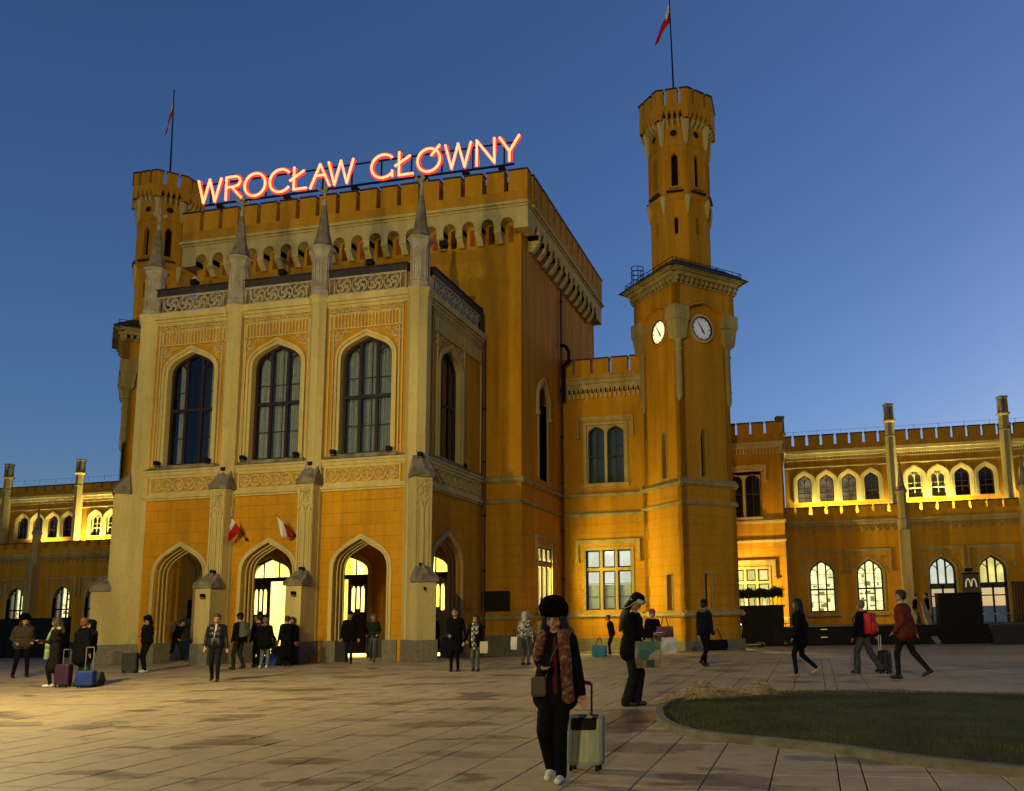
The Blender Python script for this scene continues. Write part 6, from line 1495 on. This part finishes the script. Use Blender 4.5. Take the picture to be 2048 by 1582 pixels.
# ---- pair half hidden behind the woman
th, up, hd = person('person in black and white patterned jacket with pale hood behind the fur hat woman', -9.05, 25.6, 1.66, 80, ((0, 0), (.05, 0)), top=CAMO, bot=GREY, hood=mat('pale_hood', (.35, .34, .31), .9), bulk=1.1)
bag('white paper bag held at the left of the patterned jacket', -9.3, 25.3, .5, mat('white_paper', (.55, .54, .5), .8, var=.1), .2, .4, .1, 0, .25, 'paper_bag')
person('person with tan hair next to the patterned jacket', -8.5, 25.9, 1.64, 120, top=BEIGE, bot=BLK, hair=HAIRB)
# ---- couple holding hands
person('man in long black coat holding hands with the woman in a checked scarf', -10.25, 22.95, 1.80, -78, ((.0, 0), (.06, 0)), ((-.34, .05, .86), (.12, .2, 1.02)), top=BLK, bot=BLK, hair=HAIRB, coat=.62, bulk=1.08, hp=-6, hy=-12, legw=.9)
th, up, hd = person('woman with long dark hair and checked scarf beside the man in the long coat', -9.58, 22.88, 1.60, -82, ((.02, 0), (-.06, 0)), ((-.24, .02, .82), (.36, .05, .92)), top=BLK, bot=GREY, hair=HAIRB, longhair=True, coat=.8, bulk=1.02, hy=-35, fem=True)
blob('checked_scarf', [(up((-.06, .06, 1.46)), up((.06, .06, 1.46)), .06, .06, 0), (up((.04, .12, 1.42)), up((.04, .17, 1.0)), .065, .075, 0), (up((.04, .17, 1.0)), up((0, .14, .72)), .075, .07, 0), (up((-.08, .12, 1.4)), up((-.08, .15, 1.2)), .05, .05, 0)], [CHECK], .013, th)
bag('cream tote bag on the arm of the woman with the checked scarf', -9.3, 22.8, .52, mat('cream_canvas', (.5, .44, .32), .9, var=.1), .22, .33, .08, 20, .3, 'tote_bag')
# ---- man in leather jacket
th, up, hd = person('man with wavy brown hair in open black leather jacket and jeans walking forward', -15.75, 19.9, 1.77, -62, ((.12, 0), (-.14, .03)), ((-.28, .05, .86), (.25, .1, .92)), top=LEATHER, bot=DJEANS, hair=HAIRB, longhair=False, bulk=1.08, hy=0)
blob('white_shirt', [(up((0, .1, 1.46)), up((0, .122, 1.33)), .03, .02, 0), (up((.02, .125, 1.33)), up((.035, .128, 1.15)), .014, .012, 0)], [mat('shirt_white', (.5, .48, .45), .8)], .01, th)
# ---- group at the portico
th, up, hd = person('man in cap and glasses with grey-green backpack behind the leather jacket man', -18.75, 24.8, 1.80, 170, ((.12, 0), (-.12, .03)), top=BLK, bot=OLIVE, hat='cap', side=BLK, hair=HAIRK, bulk=1.12, legw=1.2)
backpack('grey-green backpack of the man in the cap', th, up, mat('pack_green', (.07, .08, .06), .8, var=.2), s=1.1)
th, up, hd = person('man with short dark hair carrying a red bag behind the man in the cap', -18.9, 26.0, 1.76, 150, ((.1, 0), (-.05, 0)), top=BLK, bot=BLK, hair=HAIRK, bulk=1.1)
backpack('red rucksack in the portico group', th, up, mat('pack_red', (.16, .02, .012), .8, var=.2), s=1.0)
person('person in black parka with tan fur hood and light jeans, back turned', -18.1, 25.2, 1.66, 100, ((.0, 0, .02), (.0, 0, .03)), ((-.3, .15, 1.0), (.3, .15, 1.0)), top=BLK, bot=LJEANS, shoe=WSHOE, hair=HAIRL, bulk=1.4, coat=.85, legw=1.2, scarf=FURT)
person('person in dark hoodie with arm stretched out left of the fur hood parka', -19.3, 26.4, 1.72, 30, ((.0, 0), (.1, 0)), ((-.1, .5, 1.35), None), top=NAVY, bot=DJEANS, hair=HAIRL, bulk=1.1)
person('person in long black coat right of the fur hood parka', -17.75, 25.9, 1.70, 140, top=BLK, bot=BLK, hair=HAIRB, coat=.4, bulk=1.1)
person('person with glasses and red-brown hair at the back of the portico group', -18.3, 27.0, 1.66, -90, top=BLK, bot=BLK, hair=HAIRB, bulk=1.0)
th, up, hd = person('woman in dark jacket at the open bright doorway holding a handbag', -22.2, 32.6, 1.68, -150, ((.06, 0), (-.1, .02)), ((-.3, .1, .95), (.25, .1, .9)), top=OLIVE, bot=BLK, hair=HAIRL, coat=.8, fem=True)
bag('green and white handbag held at the bright doorway', -22.85, 32.3, .35, mat('green_print_bag', (.16, .19, .09), .7, var=.6, vs=9), .38, .42, .16, 10, .2, 'handbag')
# luggage by the buttress
bag('blue plastic bag on the paving by the right middle buttress', -18.85, 26.75, 0, mat('blue_plastic', (.012, .06, .26), .5, var=.3, vs=8), .5, .42, .35, 0, 0, 'blue_bag')
bag('dark maroon holdall on top of the blue bag', -18.8, 26.95, .42, mat('maroon_cloth', (.04, .01, .014), .8), .4, .2, .25, 0, 0, 'holdall')
suitcase('black trolley case with raised handle against the right middle buttress plinth', -18.35, 26.7, 5, mat('black_case', (.02, .017, .014), .7, var=.1), .52, .68, .3, 1.12, hm=mat('dark_handle', (.04, .02, .02), .5, var=0))
# ---- hooded man with trolley
person('man in black hoodie with hood up reading his phone by the left arch', -21.25, 23.6, 1.80, -110, ((.05, 0), (-.02, 0)), ((-.05, .2, 1.15), (.05, .2, 1.15)), top=BLK, bot=BLK, shoe=WSHOE, hood=BLK, hp=30, hy=25, bulk=1.12)
suitcase('black trolley case beside the hooded man', -21.55, 23.3, 25, mat('charcoal_case', (.018, .018, .016), .6, var=.1), .44, .64, .28, 1.08)
# ---- inside the arcade
person('person striding right behind the left arch in dark jacket and olive trousers', -25.8, 30.2, 1.72, 5, ((.33, 0), (-.38, .12)), ((-.25, -.2, .9), (.25, .25, .95)), top=BLK, bot=OLIVE, hair=HAIRK, lean=18, bulk=1.1)
person('person in black half hidden by the left middle buttress', -24.3, 30.0, 1.70, 170, ((.2, 0), (-.2, .05)), top=BLK, bot=BLK, hair=HAIRK, coat=.6, lean=10)
person('figure in long black coat and hood at the middle arch', -18.4, 30.2, 1.76, 80, top=NAVY, bot=BLK, hood=NAVY, coat=.5)
suitcase('red trolley case behind the right middle buttress', -18.15, 29.6, 0, mat('red_shell', (.22, .008, .008), .4, var=.1), .38, .62, .25, 0)
person('man in black jacket with brimmed hat walking out of the right arch', -16.15, 27.2, 1.80, -70, ((.16, 0), (-.1, .02)), top=BLK, bot=DJEANS, hat='cap', side=BLK, hair=HAIRK, bulk=1.15, coat=.86)
person('woman in green padded jacket and grey jeans walking out of the right arch', -15.75, 28.1, 1.72, -75, ((.12, 0), (-.22, .1)), ((-.2, .12, 1.0), (.2, .12, 1.0)), top=OLIVE, bot=GREY, hair=HAIRR, longhair=True, bulk=1.12, fem=True)
person('person in black standing just right of the corner buttress plinth', -14.6, 30.8, 1.70, 60, top=BLK, bot=BLK, hair=HAIRK, coat=.5)
# ---- left group
th, up, hd = person('woman with long dark hair in long coat and striped scarf looking at her phone', -19.35, 18.45, 1.76, -150, ((.04, 0), (-.1, 0)), ((-.12, .34, 1.18), (.1, .3, 1.12)), top=cloth('brown_coat', (.03, .024, .016)), bot=BLK, shoe=WSHOE, hair=HAIRB, longhair=True, coat=.5, bulk=1.05, hp=12, fem=True)
blob('striped_scarf', [(up((-.1, .06, 1.47)), up((-.15, .14, 1.2)), .05, .055, 0), (up((-.15, .14, 1.2)), up((-.2, .13, .75)), .055, .065, 0), (up((.1, .08, 1.47)), up((.15, .14, 1.2)), .05, .055, 0), (up((.15, .14, 1.2)), up((.18, .1, .7)), .055, .06, 0), (up((-.1, -.06, 1.48)), up((.1, -.06, 1.48)), .06, .06, 0)], [STRIPE], .013, th)
person('woman with red-brown hair in black coat and green trousers seen from behind', -18.55, 18.45, 1.70, 75, top=BLK, bot=GREENP, hair=HAIRR, coat=.72, bulk=1.25, legw=1.5, hat='beanie', side=HAIRR, fem=True, scarf=BLK)
person('person with pale face behind the woman in green trousers', -18.95, 19.1, 1.68, -100, ((0, 0), (0, 0)), ((-.1, .22, 1.2), None), top=NAVY, bot=BLK, hair=HAIRK, hood=NAVY)
suitcase('purple trolley case between the two women at the left', -19.0, 18.4, 15, mat('purple_shell', (.04, .012, .04), .5, var=.15), .36, .58, .24, .95)
suitcase('bright blue case with two silver handle bars at the left', -18.1, 18.2, 20, mat('blue_case', (.010, .035, .24), .6, var=.2, vs=6), .4, .42, .26, 1.0)
bag('dark holdall on the paving behind the blue case', -18.4, 18.75, 0, mat('dark_green_bag', (.02, .025, .022), .7, var=.2), .4, .35, .25, 10, 0, 'holdall')
person('bulky man in brown fleece with fur hat standing at far left', -24.0, 21.7, 1.84, -30, ((.05, 0, .06), (-.05, 0, .08)), ((-.2, .14, 1.02), (.2, .14, 1.02)), top=TAUPE, bot=BLK, shoe=TSHOE if False else SHOE, hat='fur', bulk=1.35)
# ---- right hand walkers
th, up, hd = person('dark haired person with long curly hair in black walking left with tan boots', -.35, 20.3, 1.80, 172, ((.1, 0), (-.34, .12)), ((-.3, .1, .9), (.3, -.1, .9)), top=BLK, bot=NAVY, shoe=TSHOE, hair=HAIRK, longhair=True, coat=.8, bulk=1.25)
th, up, hd = person('person with red backpack and grey jeans walking left pulling a case', 1.15, 21.2, 1.74, 150, ((.16, 0), (-.38, .08)), ((-.28, .12, .88), (.3, -.2, .85)), top=NAVY, bot=cloth('grey_denim', (.075, .085, .09)), hair=HAIRL, bulk=1.15, legw=1.35, hy=-20)
backpack('bright red backpack on the walker at the right', th, up, REDC, s=1.15, z=1.2)
suitcase('black case pulled behind the walker with the red backpack', 1.62, 21.2, 70, mat('black_shell', (.01, .01, .012), .6, var=.1), .36, .55, .25, .9)
th, up, hd = person('man with brown hair in rust red jacket striding left, largest of the right hand walkers', 1.95, 19.6, 1.93, 160, ((.14, 0), (-.42, .1)), ((-.28, .12, .95), (.34, -.16, .9)), top=RUST, bot=DJEANS, hair=HAIRB, bulk=1.28, coat=.92, legw=1.05, hy=15)
blob('shirt_collar', [(up((-.06, .02, 1.50)), up((.06, .02, 1.50)), .056, .056, 0)], [mat('collar_white', (.5, .48, .45), .8)], .014, th)
th, up, hd = person('man in dark jacket walking away with a black duffel bag near the clock tower', -3.1, 24.1, 1.85, 60, ((.1, 0), (-.3, .1)), ((-.26, .05, .85), (.28, .02, .82)), top=NAVY, bot=BLK, hair=HAIRK, hat='beanie', side=BLK, bulk=1.15, scarf=GREY)
bag('black duffel bag hanging behind the man near the clock tower', -2.75, 24.2, .45, BLK, .55, .3, .25, 20, .3, 'duffel_bag')
# ---- on the terrace
person('standing person in black jacket and pale trousers on the terrace, left of two', 4.95, 43.9, 1.55, -20, ((0, 0), (.05, 0)), top=BLK, bot=BEIGE, hair=HAIRK, z0=.6, lean=8)
person('person with a backpack striding on the terrace, right of two', 5.55, 43.9, 1.6, 170, ((.15, 0), (-.2, .02)), top=BLK, bot=BEIGE, hair=HAIRK, z0=.6, bulk=1.15)
flush()
for o in bpy.data.objects:
    if '_hands' in o: del o['_hands']
